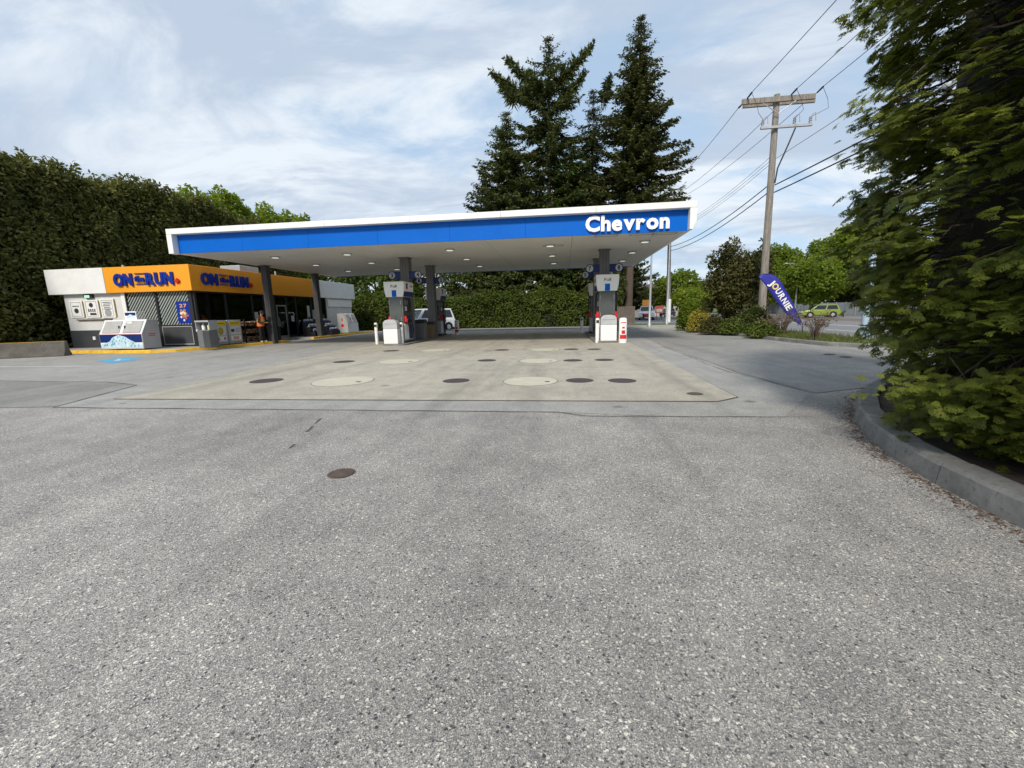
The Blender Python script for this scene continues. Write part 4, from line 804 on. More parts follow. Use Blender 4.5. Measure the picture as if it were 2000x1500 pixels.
# ------------------------------------------------------------------ things outside the shop
def ice_chest(name, org, ang, label, w_=2.5, h=1.42, graphic=True):
    t = thing(name, (org[0], org[1], .13), label, 'ice freezer'); bits = []
    def B(mb, nm, m_, bev=0.0, par=None):
        mb.v = [(x + org[0], y + org[1], z + .13) for x, y, z in mb.v]; mb.rot(ang, org); return mb.build(nm, m_, par or t, bevel=bev)
    sidep = [(0, 0, .06), (0, 0, .76), (0, .34, h), (0, .85, h), (0, .85, .06)]
    B(MB().prism([(.03, y, z) for _, y, z in sidep], (w_ - .06, 0, 0)), 'body', m_wht, .015)
    for x in (0, w_ - .028): B(MB().prism([(x, y - .005, z) for _, y, z in sidep], (.028, 0, 0)), 'side_panel', m_lgrey, .01)
    for k in range(2):
        x0, x1 = .18 + k * (w_ / 2 - .05), w_ / 2 - .08 + k * (w_ / 2 - .05)
        a, b_ = Vector((0, 0, .76)), Vector((0, .34, h)); q0, q1 = a.lerp(b_, .06), a.lerp(b_, .9); n_ = Vector((0, -(h - .76), .34)).normalized() * .035
        d_ = B(MB().prism([(x0, q0.y, q0.z), (x1, q0.y, q0.z), (x1, q1.y, q1.z), (x0, q1.y, q1.z)], n_), 'door', mat('ice_door', (0.40, 0.39, 0.38), 0.45), .01)
        xx = x1 - .08 if k == 0 else x0 + .04; m_p = q0.lerp(q1, .45) + n_ * 1.02
        B(MB().box(xx, xx + .05, m_p.y - .03, m_p.y, m_p.z - .08, m_p.z + .08), 'handle', m_dark, 0, d_)
        if k and graphic:
            m_p = q0.lerp(q1, .82) + n_ * 1.02; B(MB().box(x0 + .1, x0 + .4, m_p.y - .012, m_p.y, m_p.z - .05, m_p.z + .07), 'sticker', m_wht, 0, d_)
    if graphic:
        B(MB().box(.03, w_ - .03, -.012, -.001, .1, .74), 'front_panel', m_wht); fp = t.children[-1]
        B(MB().box(.035, w_ - .035, -.017, -.0125, .36, .735), 'navy_band', m_navy, 0, fp)
        rd = random.Random(3)
        m_ice = [mat('ice_pale', (0.48, 0.66, 0.75), 0.5), mat('ice_mid', (0.12, 0.36, 0.55), 0.5), mat('ice_white', (0.76, 0.79, 0.80), 0.5)]
        ridge = [(.04, .26), (.35, .34), (.6, .42), (.75, .58), (.95, .66), (1.15, .72), (1.3, .69), (1.55, .62), (1.75, .5), (2.05, .36), (2.3, .3), (w_ - .04, .24)]
        B(MB().prism([(x, -.0175, z) for x, z in ridge] + [(w_ - .04, -.0175, .11), (.04, -.0175, .11)], (0, -.004, 0)), 'iceberg', m_ice[0], 0, fp)
        fc = MB()
        for i in range(46):
            x = rd.uniform(.2, w_ - .25); top = np.interp(x, [p[0] for p in ridge], [p[1] for p in ridge]) - .03; z = rd.uniform(.16, max(.2, top - .06)); s_ = rd.uniform(.04, .11)
            fc.poly([(x, -.0222, min(top, z + s_ * 1.3)), (x - s_ * .5, -.0222, z), (x + s_ * .1, -.0222, z - s_ * .3), (x + s_ * .45, -.0222, z + s_ * .2)], rd.choice([1, 1, 2]))
        B(fc, 'iceberg_facets', m_ice, 0, fp)
        B(MB().box(.04, w_ - .04, -.016, -.0125, .738, .752), 'red_line', m_red, 0, fp)
        tx = MB()
        for r_ in range(2):
            y = .30
            while y < .62 - .04 * r_: l_ = random.uniform(.03, .06); tx.box(w_, w_ + .003, y, y + l_, .72 - r_ * .09, .77 - r_ * .09); y += l_ + .015
        B(tx, 'red_print', m_red, 0, t)
        tp = B(MB().box(1.05, 1.72, .5, .54, h, h + .4), 'topper_sign', m_wht, .008)
        B(MB().box(1.08, 1.69, .495, .499, h + .2, h + .34), 'topper_band', m_navy, 0, tp)
        B(MB().prism([(x, .494, z + h) for x, z in ((1.12, .1), (1.25, .2), (1.38, .27), (1.5, .22), (1.66, .1))], (0, -.003, 0)), 'topper_iceberg', m_ice[0], 0, tp)
        rk = MB()
        for i in range(7): rk.cyl((1.8 + i * .07, .5, h), (1.8 + i * .07, .5, h + .38), .008, n=5)
        rk.cyl((1.78, .5, h + .38), (2.24, .5, h + .38), .01, n=5); B(rk, 'wire_rack', m_alu)
    else:
        B(MB().cyl((-.001, .45, .62), (-.006, .45, .62), .13, .13, 20), 'red_emblem', m_red); B(MB().box(-.006, -.001, .4, .5, .95, 1.2), 'red_print', m_red)
    return t
ice_chest('ice_freezer', (-22.2, 17.55), math.radians(-3), 'white ice freezer with navy iceberg front and two sloping grey doors')
ice_chest('ice_freezer', (-16.85, 31.2), math.radians(90), 'plain white sloping ice freezer against the far white store wall', 1.7, 1.55, False)
# squeegee / waste pedestal
p = (-16.95, 18.9); p = (-17.15, 18.35)
t = thing('litter_pedestal', (p[0], p[1], .13), 'grey pedestal unit with clear bottle compartment in front of the store corner', 'service unit')
MB().box(p[0] - .33, p[0] + .33, p[1] - .25, p[1] + .25, .13, .98).build('body', m_grey, t, bevel=0.02)
MB().box(p[0] - .02, p[0] + .328, p[1] - .262, p[1] - .2505, .16, .95).build('door', m_char, t)
MB().box(p[0] - .36, p[0] + .36, p[1] - .27, p[1] - .24, 1.36, 1.44).build('hood', m_lgrey, t)
hb = MB(); hb.box(p[0] - .36, p[0] + .36, p[1] - .239, p[1] + .27, 1.40, 1.44); hb.box(p[0] - .36, p[0] + .36, p[1] + .22, p[1] + .26, .985, 1.399); hb.box(p[0] - .36, p[0] - .33, p[1] - .239, p[1] + .219, .985, 1.399); hb.box(p[0] + .33, p[0] + .36, p[1] - .239, p[1] + .219, .985, 1.399); hb.build('compartment', m_lgrey, t)
for k, dx in enumerate((-.16, .14)): MB().lathe((p[0] + dx, p[1], .985), [(.08, 0), (.085, .2), (.04, .27), (.035, .31)], 12).build('bottle', (m_wht, mat('bottle_yellow', (0.6, 0.58, 0.3), 0.4))[k], t, True)
MB().lathe((p[0] - .34, p[1] - .2, .9), [(.03, 0), (.05, .02), (.05, .1), (.02, .12)], 10).build('button', m_wht, t)
# propane lockers
def locker(y0, y1, x, label):
    t = thing('propane_locker', (x, (y0 + y1) / 2, .13), label, 'locker', 'grey propane lockers')
    MB().box(x - .7, x, y0, y1, .2, 1.42).build('cage', m_lgrey, t, bevel=0.015)
    for z in (.13,): MB().box(x - .68, x - .02, y0 + .03, y1 - .03, z, .2).build('plinth', m_grey, t)
    MB().box(x + .001, x + .02, y0 + .08, y1 - .08, .3, 1.38).build('door', mat('locker_door', (0.45, 0.46, 0.46), 0.5), t, bevel=0.006)
    MB().box(x + .021, x + .026, y0 + .1, y1 - .1, 1.16, 1.36).build('yellow_header', mat('yellow_print', (0.72, 0.55, 0.01), 0.5), t)
    ph = MB(); y = y0 + .16
    while y < y1 - .22: l_ = random.uniform(.04, .09); ph.box(x + .0262, x + .028, y, y + l_, 1.24, 1.28); y += l_ + .02
    ph.build('header_print', m_ink, t)
    MB().box(x + .021, x + .025, y0 + .13, y1 - .13, .66, 1.12).build('notice', m_whtw, t)
    MB().box(x + .021, x + .025, y0 + .13, y1 - .13, .36, .6).build('red_notice', m_wht, t)
    q = MB(); c_ = (y0 + y1) / 2
    return t, c_
def hx(px): return atX(px, 640, -17.45).y
t, c_ = locker(19.0, 19.92, -17.45, 'grey propane locker with round yellow picture on its door')
MB().prism([(-17.424, c_ + .17 * math.cos(a), .88 + .2 * math.sin(a)) for a in [2 * PI * i / 14 for i in range(14)]], (.004, 0, 0)).build('yellow_picture', mat('dull_yellow', (0.42, 0.34, 0.04), 0.5), t)
MB().box(-17.4245, -17.422, c_ - .28, c_ - .12, .4, .56).build('red_mark', mat('faded_red', (0.5, 0.15, 0.14), 0.6), t); MB().box(-17.4245, -17.422, c_ + .14, c_ + .28, .42, .56).build('red_mark', MATS['faded_red'], t)
t, c_ = locker(19.97, 20.9, -17.45, 'grey propane locker with printed notices and black photo on its door')
MB().box(-17.4245, -17.422, c_ - .3, c_ - .08, .8, .95).build('picture', m_ink, t); MB().box(-17.4245, -17.422, c_ - .02, c_ + .3, .78, 1.0).build('picture', mat('lilac_print', (0.45, 0.45, 0.6), 0.6), t); MB().box(-17.4245, -17.422, c_ - .2, c_ + .2, .4, .56).build('red_mark', mat('faded_pink', (0.55, 0.33, 0.32), 0.6), t)
for y in (19.2, 20.2): tb = None
# firewood rack with bundles
rx0, ry0, ry1 = -17.75, 21.25, 22.75
t = thing('firewood_rack', (rx0, (ry0 + ry1) / 2, .13), 'black steel rack holding firewood bundles against the store glass', 'rack')
for y in (ry0, ry1):
    for x in (rx0 - .22, rx0 + .22): MB().box(x - .025, x + .025, y - .025, y + .025, .13, 1.45).build('post', m_blk, t)
for z in (.2, .62, 1.04): MB().box(rx0 - .195, rx0 + .195, ry0 - .02, ry1 + .02, z, z + .03).build('shelf', m_blk, t)
MB().prism([(rx0 + .246, ry0, .2), (rx0 + .246, ry0 + .06, .2), (rx0 + .246, ry1, .95), (rx0 + .246, ry1 - .06, .95)], (.02, 0, 0)).build('brace', m_blk, t)
m_log = mat('split_wood', (0.36, 0.22, 0.13), 0.85, 0, 0.4, 6, 0.4); m_logb = mat('log_bark', (0.14, 0.085, 0.055), 0.9, 0, 0.4, 6, 0.4)
for zi, z in enumerate((.23, .65, 1.07)):
    for k in range(4):
        y = ry0 + .06 + k * .36; b_ = thing('firewood_bundle', (rx0, y + .16, z), 'bundle of split firewood on the %s shelf of the store rack, %s from the lockers' % (('bottom', 'middle', 'top')[zi], ('first', 'second', 'third', 'fourth')[k]), 'firewood', 'firewood bundles on the rack')
        for i in range(3):
            for j in range(2):
                cy, cz = y + .06 + i * .1 + (j % 2) * .03, z + .07 + j * .12; n_ = random.choice((3, 4, 5)); a0 = random.random() * 6
                pts = [(rx0 - .19, cy + .065 * math.cos(a0 + 2 * PI * q / n_), cz + .062 * math.sin(a0 + 2 * PI * q / n_)) for q in range(n_)]
                MB().prism(pts, (.38 + random.uniform(0, .03), 0, 0)).build('log', random.choice((m_log, m_log, m_logb)), b_)
waste_bin((-17.3, 23.15), .5, .5, .95, m_blk, 'black waste bin beside the store column and firewood', m_blk, z=.13)
waste_bin((-17.9, 24.1), .5, .5, .95, m_blk, 'black waste bin next to the store door', m_blk, z=0.0)
# stepped displays of washer-fluid cases
def stepped(y0, x0, label, n=3, step=.33):
    t = thing('display_stand', (x0, y0, .13), label, 'display stand', 'stepped black stands')
    for k in range(n):
        MB().box(x0 - .9, x0 - k * step, y0, y0 + 1.2, .13 + k * .33, .13 + (k + 1) * .33 - .002).build('step', m_blk, t)
    for k in range(n):
        for j in range(3):
            y = y0 + .06 + j * .38; z = .13 + (k + 1) * .33 - .33 + .33
            b_ = thing('fluid_case', (x0 - k * step - .15, y + .16, z), 'case of white jugs on the %s step, %s place, stand by the %s' % (('lowest', 'middle', 'top')[k], ('first', 'second', 'third')[j], 'store door' if y0 < 29 else 'far ice freezer'), 'case', 'jug cases by the %s' % ('store door' if y0 < 29 else 'far ice freezer'))
            for q in range(3):
                c0 = (x0 - k * step - .15, y + .06 + q * .105, z + .0)
                MB().lathe(c0, [(.048, 0), (.05, .14), (.03, .19), (.018, .2), (.018, .225)], 8).build('jug', m_lgrey if (q + j) % 3 else mat('jug_blue', (0.12, 0.2, 0.42), 0.4), b_, True)
            MB().box(c0[0] - .07, c0[0] + .07, y, y + .33, z + .001, z + .07).build('tray', m_lgrey if k % 2 else m_sign, b_)
stepped(27.2, -17.15, 'black stepped stand of jugs beside the store door')
stepped(29.2, -17.1, 'black stepped stand of jugs next to the far ice freezer')
waste_bin(tuple(g(716, 646))[:2], .6, .6, 1.05, m_char, 'charcoal waste bin by the hedge past the far ice freezer', z=.0)
# ------------------------------------------------------------------ person
def person(base, yaw, label):
    t = thing('person', base, label, 'person')
    me = bpy.data.meshes.new('body'); J = {}
    def v(n, x, y, z, r): J[n] = (len(J), (x, y, z), r)
    v('pelvis', 0, 0, .93, .15); v('waist', .01, 0, 1.08, .14); v('chest', .05, 0, 1.30, .165); v('neck0', .09, 0, 1.46, .075); v('neck', .11, 0, 1.52, .06); v('head', .14, 0, 1.61, .095); v('crown', .135, 0, 1.70, .085)
    for s_, k in ((1, 'l'), (-1, 'r')):
        v(k + 'hip', 0, s_ * .1, .90, .11); v(k + 'knee', .03 + .02 * s_, s_ * .1, .49, .07); v(k + 'ank', -.01 + .05 * s_, s_ * .11, .09, .048); v(k + 'toe', .15 + .05 * s_, s_ * .13, .045, .04)
        v(k + 'sho', .06, s_ * .2, 1.41, .075); v(k + 'elb', .02, s_ * .27, 1.13, .052); v(k + 'wri', .24, s_ * .13, 1.08, .034); v(k + 'palm', .31, s_ * .1, 1.09, .036)
        for f_ in range(4): v(k + 'f%da' % f_, .36, s_ * (.135 - .023 * f_), 1.10 - .004 * f_, .0095); v(k + 'f%db' % f_, .40 - .004 * abs(f_ - 1), s_ * (.13 - .023 * f_), 1.08, .008)
        v(k + 'th', .33, s_ * .06, 1.12, .011); v(k + 'th2', .365, s_ * .045, 1.125, .009)
    E_ = [('pelvis', 'waist'), ('waist', 'chest'), ('chest', 'neck0'), ('neck0', 'neck'), ('neck', 'head'), ('head', 'crown')]
    for k in 'lr':
        E_ += [('pelvis', k + 'hip'), (k + 'hip', k + 'knee'), (k + 'knee', k + 'ank'), (k + 'ank', k + 'toe'), ('chest', k + 'sho'), (k + 'sho', k + 'elb'), (k + 'elb', k + 'wri'), (k + 'wri', k + 'palm'), (k + 'palm', k + 'th'), (k + 'th', k + 'th2')]
        for f_ in range(4): E_ += [(k + 'palm', k + 'f%da' % f_), (k + 'f%da' % f_, k + 'f%db' % f_)]
    me.from_pydata([j[1] for j in J.values()], [(J[a][0], J[b][0]) for a, b in E_], [])
    ob = bpy.data.objects.new('body', me); C.objects.link(ob); ob.modifiers.new('skin', 'SKIN'); sb = ob.modifiers.new('sub', 'SUBSURF'); sb.levels = 2; sb.render_levels = 2
    if not me.skin_vertices: me.attributes.new('skin', 'FLOAT', 'POINT') if False else None
    try: sv = me.skin_vertices[0].data
    except Exception:
        bpy.context.view_layer.objects.active = ob; bpy.ops.mesh.customdata_skin_add(); sv = me.skin_vertices[0].data
    for k, j in enumerate(J.values()): sv[k].radius = (j[2], j[2])
    sv[0].use_root = True
    bpy.context.view_layer.update(); dg = bpy.context.evaluated_depsgraph_get(); m2 = bpy.data.meshes.new_from_object(ob.evaluated_get(dg)); bpy.data.objects.remove(ob)
    m2.materials.clear()
    skin = mat('skin', (0.36, 0.2, 0.13), 0.55); cl = mat('dark_jacket', (0.025, 0.025, 0.028), 0.85); tr_ = mat('black_trousers', (0.014, 0.014, 0.016), 0.85)
    for mm in (skin, cl, tr_, mat('shoe_pale', (0.55, 0.53, 0.5), 0.7)): m2.materials.append(mm)
    for p_ in m2.polygons:
        c_ = p_.center; a = abs(c_.y)
        if c_.z < .085: k = 3
        elif c_.z < .95: k = 2
        elif c_.z > 1.48 or c_.x > .25: k = 0
        else: k = 1
        p_.material_index = k; p_.use_smooth = True
    body = bpy.data.objects.new('body', m2); C.objects.link(body); body.parent = t
    def ell(nm, rings, m_, n=16):
        vs = []
        for cx, z, rx_, ry_ in rings: vs += [(cx + rx_ * math.cos(2 * PI * i / n), ry_ * math.sin(2 * PI * i / n), z) for i in range(n)]
        k = len(rings); fs = [(a * n + b_, a * n + (b_ + 1) % n, (a + 1) * n + (b_ + 1) % n, (a + 1) * n + b_) for a in range(k - 1) for b_ in range(n)]
        mb = MB(); mb.v = [tuple(Vector(q) + Vector(base)) for q in vs]; mb.f = fs; mb.m = [0] * len(fs)
        mats_ = m_ if isinstance(m_, list) else [m_]
        if len(mats_) > 1: mb.m = [0 if (rings[i // n][1] < 1.0 or (i % n) in (2, 3, 13, 12)) else (1 if i // n in (1, 3) else 0) for i in range(len(fs))]
        return mb.build(nm, mats_, t, True)
    org = mat('hivis_orange', (0.7, 0.16, 0.03), 0.7); lime = mat('hivis_lime', (0.55, 0.62, 0.12), 0.6)
    ell('vest', [(.0, .9, .185, .2), (.005, .97, .185, .2), (.01, 1.05, .175, .195), (.03, 1.16, .185, .2), (.05, 1.28, .195, .215), (.06, 1.38, .17, .2), (.075, 1.44, .11, .13)], [org, lime])
    ell('cap', [(.15, 1.63, .125, .118), (.145, 1.68, .125, .12), (.14, 1.73, .105, .1), (.135, 1.765, .06, .06), (.135, 1.775, .002, .002)], cl)
    hx_ = Vector(base)
    MB().prism([hx_ + Vector((.24, -.07, 1.655)), hx_ + Vector((.34, -.05, 1.63)), hx_ + Vector((.34, .05, 1.63)), hx_ + Vector((.24, .07, 1.655))], (0, 0, .012)).build('cap_peak', cl, t)
    MB().lathe(hx_ + Vector((.232, 0, 1.575)), [(.018, 0), (.014, .03), (.006, .045)], 8).build('nose', skin, t, True)
    for s_ in (-1, 1):
        MB().cyl(hx_ + Vector((.222, s_ * .035, 1.618)), hx_ + Vector((.230, s_ * .035, 1.618)), .011, .009, 8).build('eye', m_blk, t)
        MB().lathe(hx_ + Vector((.13, s_ * .1, 1.58)), [(.012, 0), (.02, .03), (.012, .06)], 8).build('ear', skin, t, True)
    MB().box(hx_.x + .222, hx_.x + .228, hx_.y - .025, hx_.y + .025, 1.545 + base[2], 1.552 + base[2]).build('mouth', mat('lip', (0.25, 0.09, 0.07), 0.6), t)
    t.rotation_euler = (0, 0, yaw)
    return t
pf = g(517, 668, .13)
person((-16.95, 21.75, .13), math.radians(12), 'person in orange hi-vis vest and black cap standing on the walkway')
ph = thing('phone', (-16.67, 21.62, 1.22), 'dark phone held in the hi-vis person\'s hands', 'phone')
MB().box(-16.70, -16.62, 21.58, 21.68, 1.215, 1.235).build('case', m_blk, ph, bevel=.006)
# ------------------------------------------------------------------ vehicles
def car(name, loc, yaw, label, paint, cat='car', Ln=4.4, W_=1.8, belt=.92, roof=1.48, hood=1.15, trunk=.5, hz=.85, wr=.32, kind='car'):
    t = thing(name, (0, 0, 0), label, cat); hl = Ln / 2; hw = W_ / 2
    low = [(-hl, .28), (-hl + .05, belt - .1), (-hl + .15, belt), (hl - hood, belt), (hl - .25, hz), (hl - .03, hz - .18), (hl, .5), (hl - .03, .28)]
    b = MB(); b.prism([(x, -hw, z) for x, z in low], (0, W_, 0)); b.build('body', paint, t, bevel=.07, seg=3)
    xr0, xf0 = -hl + trunk * .35, hl - hood + .1; xr1, xf1 = xr0 + .3, xf0 - (.75 if kind == 'car' else .45)
    if kind == 'pickup': xr0 = -hl + 1.9; xr1 = xr0 + .12
    wb, wt = hw - .08, hw - .22; q = lambda x, y, z: (x, y, z)
    bot = [(xr0, -wb, belt - .02), (xf0, -wb, belt - .02), (xf0, wb, belt - .02), (xr0, wb, belt - .02)]; top = [(xr1, -wt, roof), (xf1, -wt, roof), (xf1, wt, roof), (xr1, wt, roof)]
    cb = MB(); cb.add(bot + top, [(0, 3, 2, 1), (4, 5, 6, 7), (0, 1, 5, 4), (1, 2, 6, 5), (2, 3, 7, 6), (3, 0, 4, 7)]); cab = cb.build('cabin', paint, t, bevel=.06, seg=3)
    def pane(i, j, k, l_, u0, u1, v0, v1, par):
        a, b_, c_, d = [Vector((bot + top)[n]) for n in (i, j, k, l_)]
        P = lambda u, v: (a.lerp(b_, u)).lerp(d.lerp(c_, u), v)
        n_ = (b_ - a).cross(d - a).normalized() * .012
        MB().prism([P(u0, v0) + n_ * .2, P(u1, v0) + n_ * .2, P(u1, v1) + n_ * .2, P(u0, v1) + n_ * .2], n_).build('window', m_cgl, par)
    pane(1, 2, 6, 5, .06, .94, .12, .9, cab); pane(3, 0, 4, 7, .08, .92, .2, .88, cab)
    for u0, u1 in ((.06, .46), (.51, .93)): pane(0, 1, 5, 4, u0, u1, .15, .86, cab); pane(2, 3, 7, 6, 1 - u1, 1 - u0, .15, .86, cab)
    for x in (-hl + .8, hl - .85):
        for s_ in (-1, 1):
            y = s_ * (hw - .1); w_ = MB(); w_.cyl((x, y - .11, wr), (x, y + .11, wr), wr, wr, 20); wo_ = w_.build('wheel', m_tire, t, bevel=.03)
            MB().cyl((x, y + s_ * .105, wr), (x, y + s_ * .118, wr), wr * .62, wr * .55, 14).build('rim', m_alu, wo_)
            MB().cyl((x, s_ * (hw - .035), wr + .02), (x, s_ * (hw + .004), wr + .02), wr + .07, wr + .07, 20).build('wheel_arch', m_blk, t)
    for s_ in (-1, 1):
        MB().box(hl - .1, hl + .012, s_ * (hw - .42) - .17, s_ * (hw - .42) + .17, hz - .24, hz - .1).build('headlight', mat('headlight', (0.75, 0.77, 0.78), 0.15), t, bevel=.02)
        MB().box(-hl - .012, -hl + .08, s_ * (hw - .25) - .12, s_ * (hw - .25) + .12, belt - .32, belt - .12).build('tail_light', m_red, t, bevel=.02)
        MB().box(xf0 - .35, xf0 - .22, s_ * (hw + .08) - .09, s_ * (hw + .08) + .09, belt, belt + .15).build('mirror', paint, t, bevel=.03)
    MB().box(hl - .02, hl + .014, -hw * .5, hw * .5, .36, hz - .28).build('grille', m_blk, t); MB().box(hl - .08, hl + .03, -hw + .06, hw - .06, .27, .42).build('bumper', m_dark if kind != 'car' else paint, t, bevel=.03); MB().box(-hl - .03, -hl + .06, -hw + .06, hw - .06, .27, .45).build('bumper', m_dark, t, bevel=.03)
    MB().box(hl + .031, hl + .036, -.25, .25, .3, .41).build('number_plate', m_wht, t)
    if kind == 'pickup': MB().box(-hl + .1, xr0 - .08, -hw + .08, hw - .08, belt - .02, belt + .012).build('bed', m_blk, t)
    t.location = loc; t.rotation_euler = (0, 0, yaw)
    return t
p_wht = mat('car_white', (0.72, 0.73, 0.74), 0.25, 0, 0.03, 1, spec=0.6)
p = g(1262, 624.5); tk = car('pickup_truck', (p.x, p.y, 0), math.radians(-100), 'white pickup truck with amber roof beacon facing the camera on the street', p_wht, 'pickup', 5.4, 2.0, 1.15, 1.85, 1.35, .4, 1.12, .38, 'pickup')
bc = MB(); bc.box(-.9, .1, -.75, .75, 1.86, 1.95); bc.prism([(-.5, -.6, 1.95), (.0, -.6, 1.95), (-.35, -.6, 2.75), (-.55, -.6, 2.75)], (0, 1.2, 0)); o = bc.build('beacon_board', mat('amber', (0.8, 0.32, 0.04), 0.5), None, bevel=.03); o.parent = tk
MB_ = MB().box(2.705, 2.72, -.3, .2, .5, .85).build('red_plate', m_red, None); MB_.parent = tk
p = g(1325, 616.5); car('parked_car', (p.x - 4, p.y - 8, 0), math.radians(-118), 'dark blue-grey car far down the street beyond the planter', mat('car_navy', (0.03, 0.045, 0.06), 0.25, 0.2, 0.05, 1, spec=0.6), 'car')
p = g(1580, 621); car('parked_car', (30.6, 55, 0), math.radians(165), 'lime green hatchback across the road in front of the pale fence', mat('car_lime', (0.2, 0.26, 0.035), 0.25, 0.1, 0.04, 1, spec=0.6), 'car', 3.9, 1.7, .9, 1.52, .9, .25)
p = g(848, 650); car('minivan', (atY(836, 640, 35.8).x, 35.8, 0), math.radians(228), 'white van parked behind the rear store-side pump', p_wht, 'van', 4.7, 1.95, 1.05, 1.95, .95, .15, 1.0, .34)
# ------------------------------------------------------------------ utility poles and wires
def pole(base, top, r, label, arms, low_arm=None, group='timber utility poles'):
    t = thing('utility_pole', base, label, 'utility pole', group); b = Vector(base); T = Vector(top)
    MB().tube([b - Vector((0, 0, .1)), b.lerp(T, .3), b.lerp(T, .7), T], [r * 1.3, r * 1.15, r, r * .85], 14).build('shaft', m_wood, t, True)
    for (x0, x1, z, dy) in arms:
        MB().box(x0, x1, b.y + dy - .06, b.y + dy + .06, z - .13, z + .11).build('crossarm', m_wood, t, bevel=.01)
    return t
m_steel = mat('galvanised', (0.42, 0.43, 0.44), 0.5, 0.5, 0.1, 3)
m_wire = mat('wire_dark', (0.03, 0.03, 0.033), 0.6)
pb_, pt_ = Vector((10.5, 24, .08)), Vector((10.42, 24, 11.72))
up = pole(pb_, pt_, .155, 'tall timber utility pole with double crossarm rising from the planter', ((8.72, 12.05, 11.42, -.24), (8.95, 12.3, 11.46, .24)))
MB().box(9.66, 12.02, 23.68, 23.8, 10.1, 10.22).build('steel_bracket', m_steel, up, bevel=.01)
for x, y in ((9.75, 23.74), (11.2, 23.74), (11.92, 23.74)):
    c_ = MB(); c_.box(x - .05, x + .05, y - .06, y + .06, 10.22, 10.3); c_.lathe((x, y, 10.3), [(.045, 0), (.08, .04), (.045, .08), (.08, .12), (.045, .16), (.07, .2), (.03, .26)], 10); c_.tube([(x, y, 10.56), (x + .16, y - .1, 10.66), (x + .2, y - .1, 10.3)], .025, 6); c_.build('fuse_cutout', m_lgrey, up, True)
for s_ in (-1, 1): MB().tube([(10.43, 23.72, 10.75), (10.43 + s_ * .75, 23.72, 11.28)], .022, 5).build('brace', m_steel, up)
p2 = Vector((10.9, 46, 0)); pt2 = Vector((10.65, 46, 12.5))
u2 = pole(p2, pt2, .17, 'bare timber utility pole beside the side road, wrapped white at its foot', ((9.3, 12.1, 12.25, -.2),))
MB().lathe((10.9, 46, 0.05), [(.26, 0), (.25, 2.4)], 14).build('white_wrap', m_wht, u2, True)
for x in (9.45, 11.0, 11.95): MB().lathe((x, 45.8, 12.36), [(.03, 0), (.06, .08), (.03, .2)], 8).build('insulator', m_lgrey, u2)
def wire(a, b, sag, r, label, group='overhead lines', parent=None, name='power_line'):
    a = Vector(a); b = Vector(b); mb = MB(); n = 26
    mb.tube([a.lerp(b, i / n) - Vector((0, 0, sag * 4 * (i / n) * (1 - i / n))) for i in range(n + 1)], r, 5)
    o = mb.build(name, m_wire, parent, True)
    if parent is None: tag(o, label, 'wire', group)
    return o
for i, (x, xb) in enumerate(((8.95, 9.45), (10.95, 11.0), (12.1, 11.95))):
    nm_ = ('outer store-side', 'middle', 'outer street-side')[i]
    wire((x, 24.6, 11.6), (xb, 45.8, 12.5), .35, .014, 'thin %s power line from the crossarm back to the bare far pole' % nm_)
    wire((x, 23.4, 11.6), (x + .2, -20, 12.2), .5, .014, 'thin %s power line from the crossarm out over the near conifer' % nm_)
    for dy in (-.75, .75):
        MB().tube([(x, 24 + dy * .35, 11.55), (x, 24 + dy * 1.0, 11.58)], [.035, .05], 6).build('strain_insulator', m_dark, up)
for i, (z, dz) in enumerate(((7.55, 7.7), (7.2, 7.3))):
    wire((10.35, 24, z), (10.75, 46, dz), .5, .026, ('upper', 'lower')[i] + ' thick black telephone cable from the tall pole back to the far pole')
    wire((10.65, 24, z), (11.2, -20, z + .1), .5, .03, ('upper', 'lower')[i] + ' thick black telephone cable from the tall pole towards the near conifer')
for i, z in enumerate((8.9, 8.72, 8.55)): wire((10.35, 24, z), (10.7, 46, z + .5), .45, .01, ('top', 'middle', 'bottom')[i] + ' strand of the thin triple service wire behind the tall pole')
wire((10.6, 24, 8.8), (11.0, -20, 9.3), .5, .011, 'thin neutral wire from mid pole towards the near conifer')
for a, b in (((8.95, 23.2, 11.5), (9.75, 23.7, 10.5)), ((10.95, 23.2, 11.5), (11.2, 23.7, 10.5)), ((12.1, 23.2, 11.5), (11.92, 23.7, 10.5))):
    a = Vector(a); b = Vector(b); mid = a.lerp(b, .5) + Vector(((a.x - 10.5) * .12, -.6, -.5)); MB().tube([a, a.lerp(mid, .6) + Vector((0, -.1, 0)), mid, mid.lerp(b, .6), b], .01, 5).build('jumper', m_wire, up, True)
MB().tube([(11.25, 23.7, 10.05), (11.0, 23.75, 9.3), (10.65, 23.85, 8.3), (10.58, 23.86, 7.6)], .035, 6).build('riser_cable', m_wire, up, True)
# street lamps and slim posts
def lamp_post(base, h, r, label, arm=None, m_=m_steel):
    t = thing('street_lamp', base, label, 'street lamp'); b = Vector(base)
    MB().lathe(b, [(r * 2.2, 0), (r * 2.2, .25), (r * 1.3, .35), (r * 1.2, h * .4), (r * .8, h)], 12).build('post', m_, t, True)
    if arm:
        dx, dz = arm; a = b + Vector((0, 0, h - .1)); MB().tube([a, a + Vector((dx * .1, 0, dz * .6)), a + Vector((dx * .45, 0, dz * .95)), a + Vector((dx, 0, dz))], [r * .7, r * .6, r * .5, r * .4], 8).build('arm', m_, t, True)
        q = a + Vector((dx, 0, dz)); MB().lathe((q.x, q.y, q.z - .1), [(.05, 0), (.22, .02), (.24, .08), (.1, .18)], 12).build('lamp_head', m_lgrey, t, True)
    return t
m_lampb = mat('pale_blue_paint', (0.42, 0.55, 0.66), 0.4, 0.1, 0.08, 2)
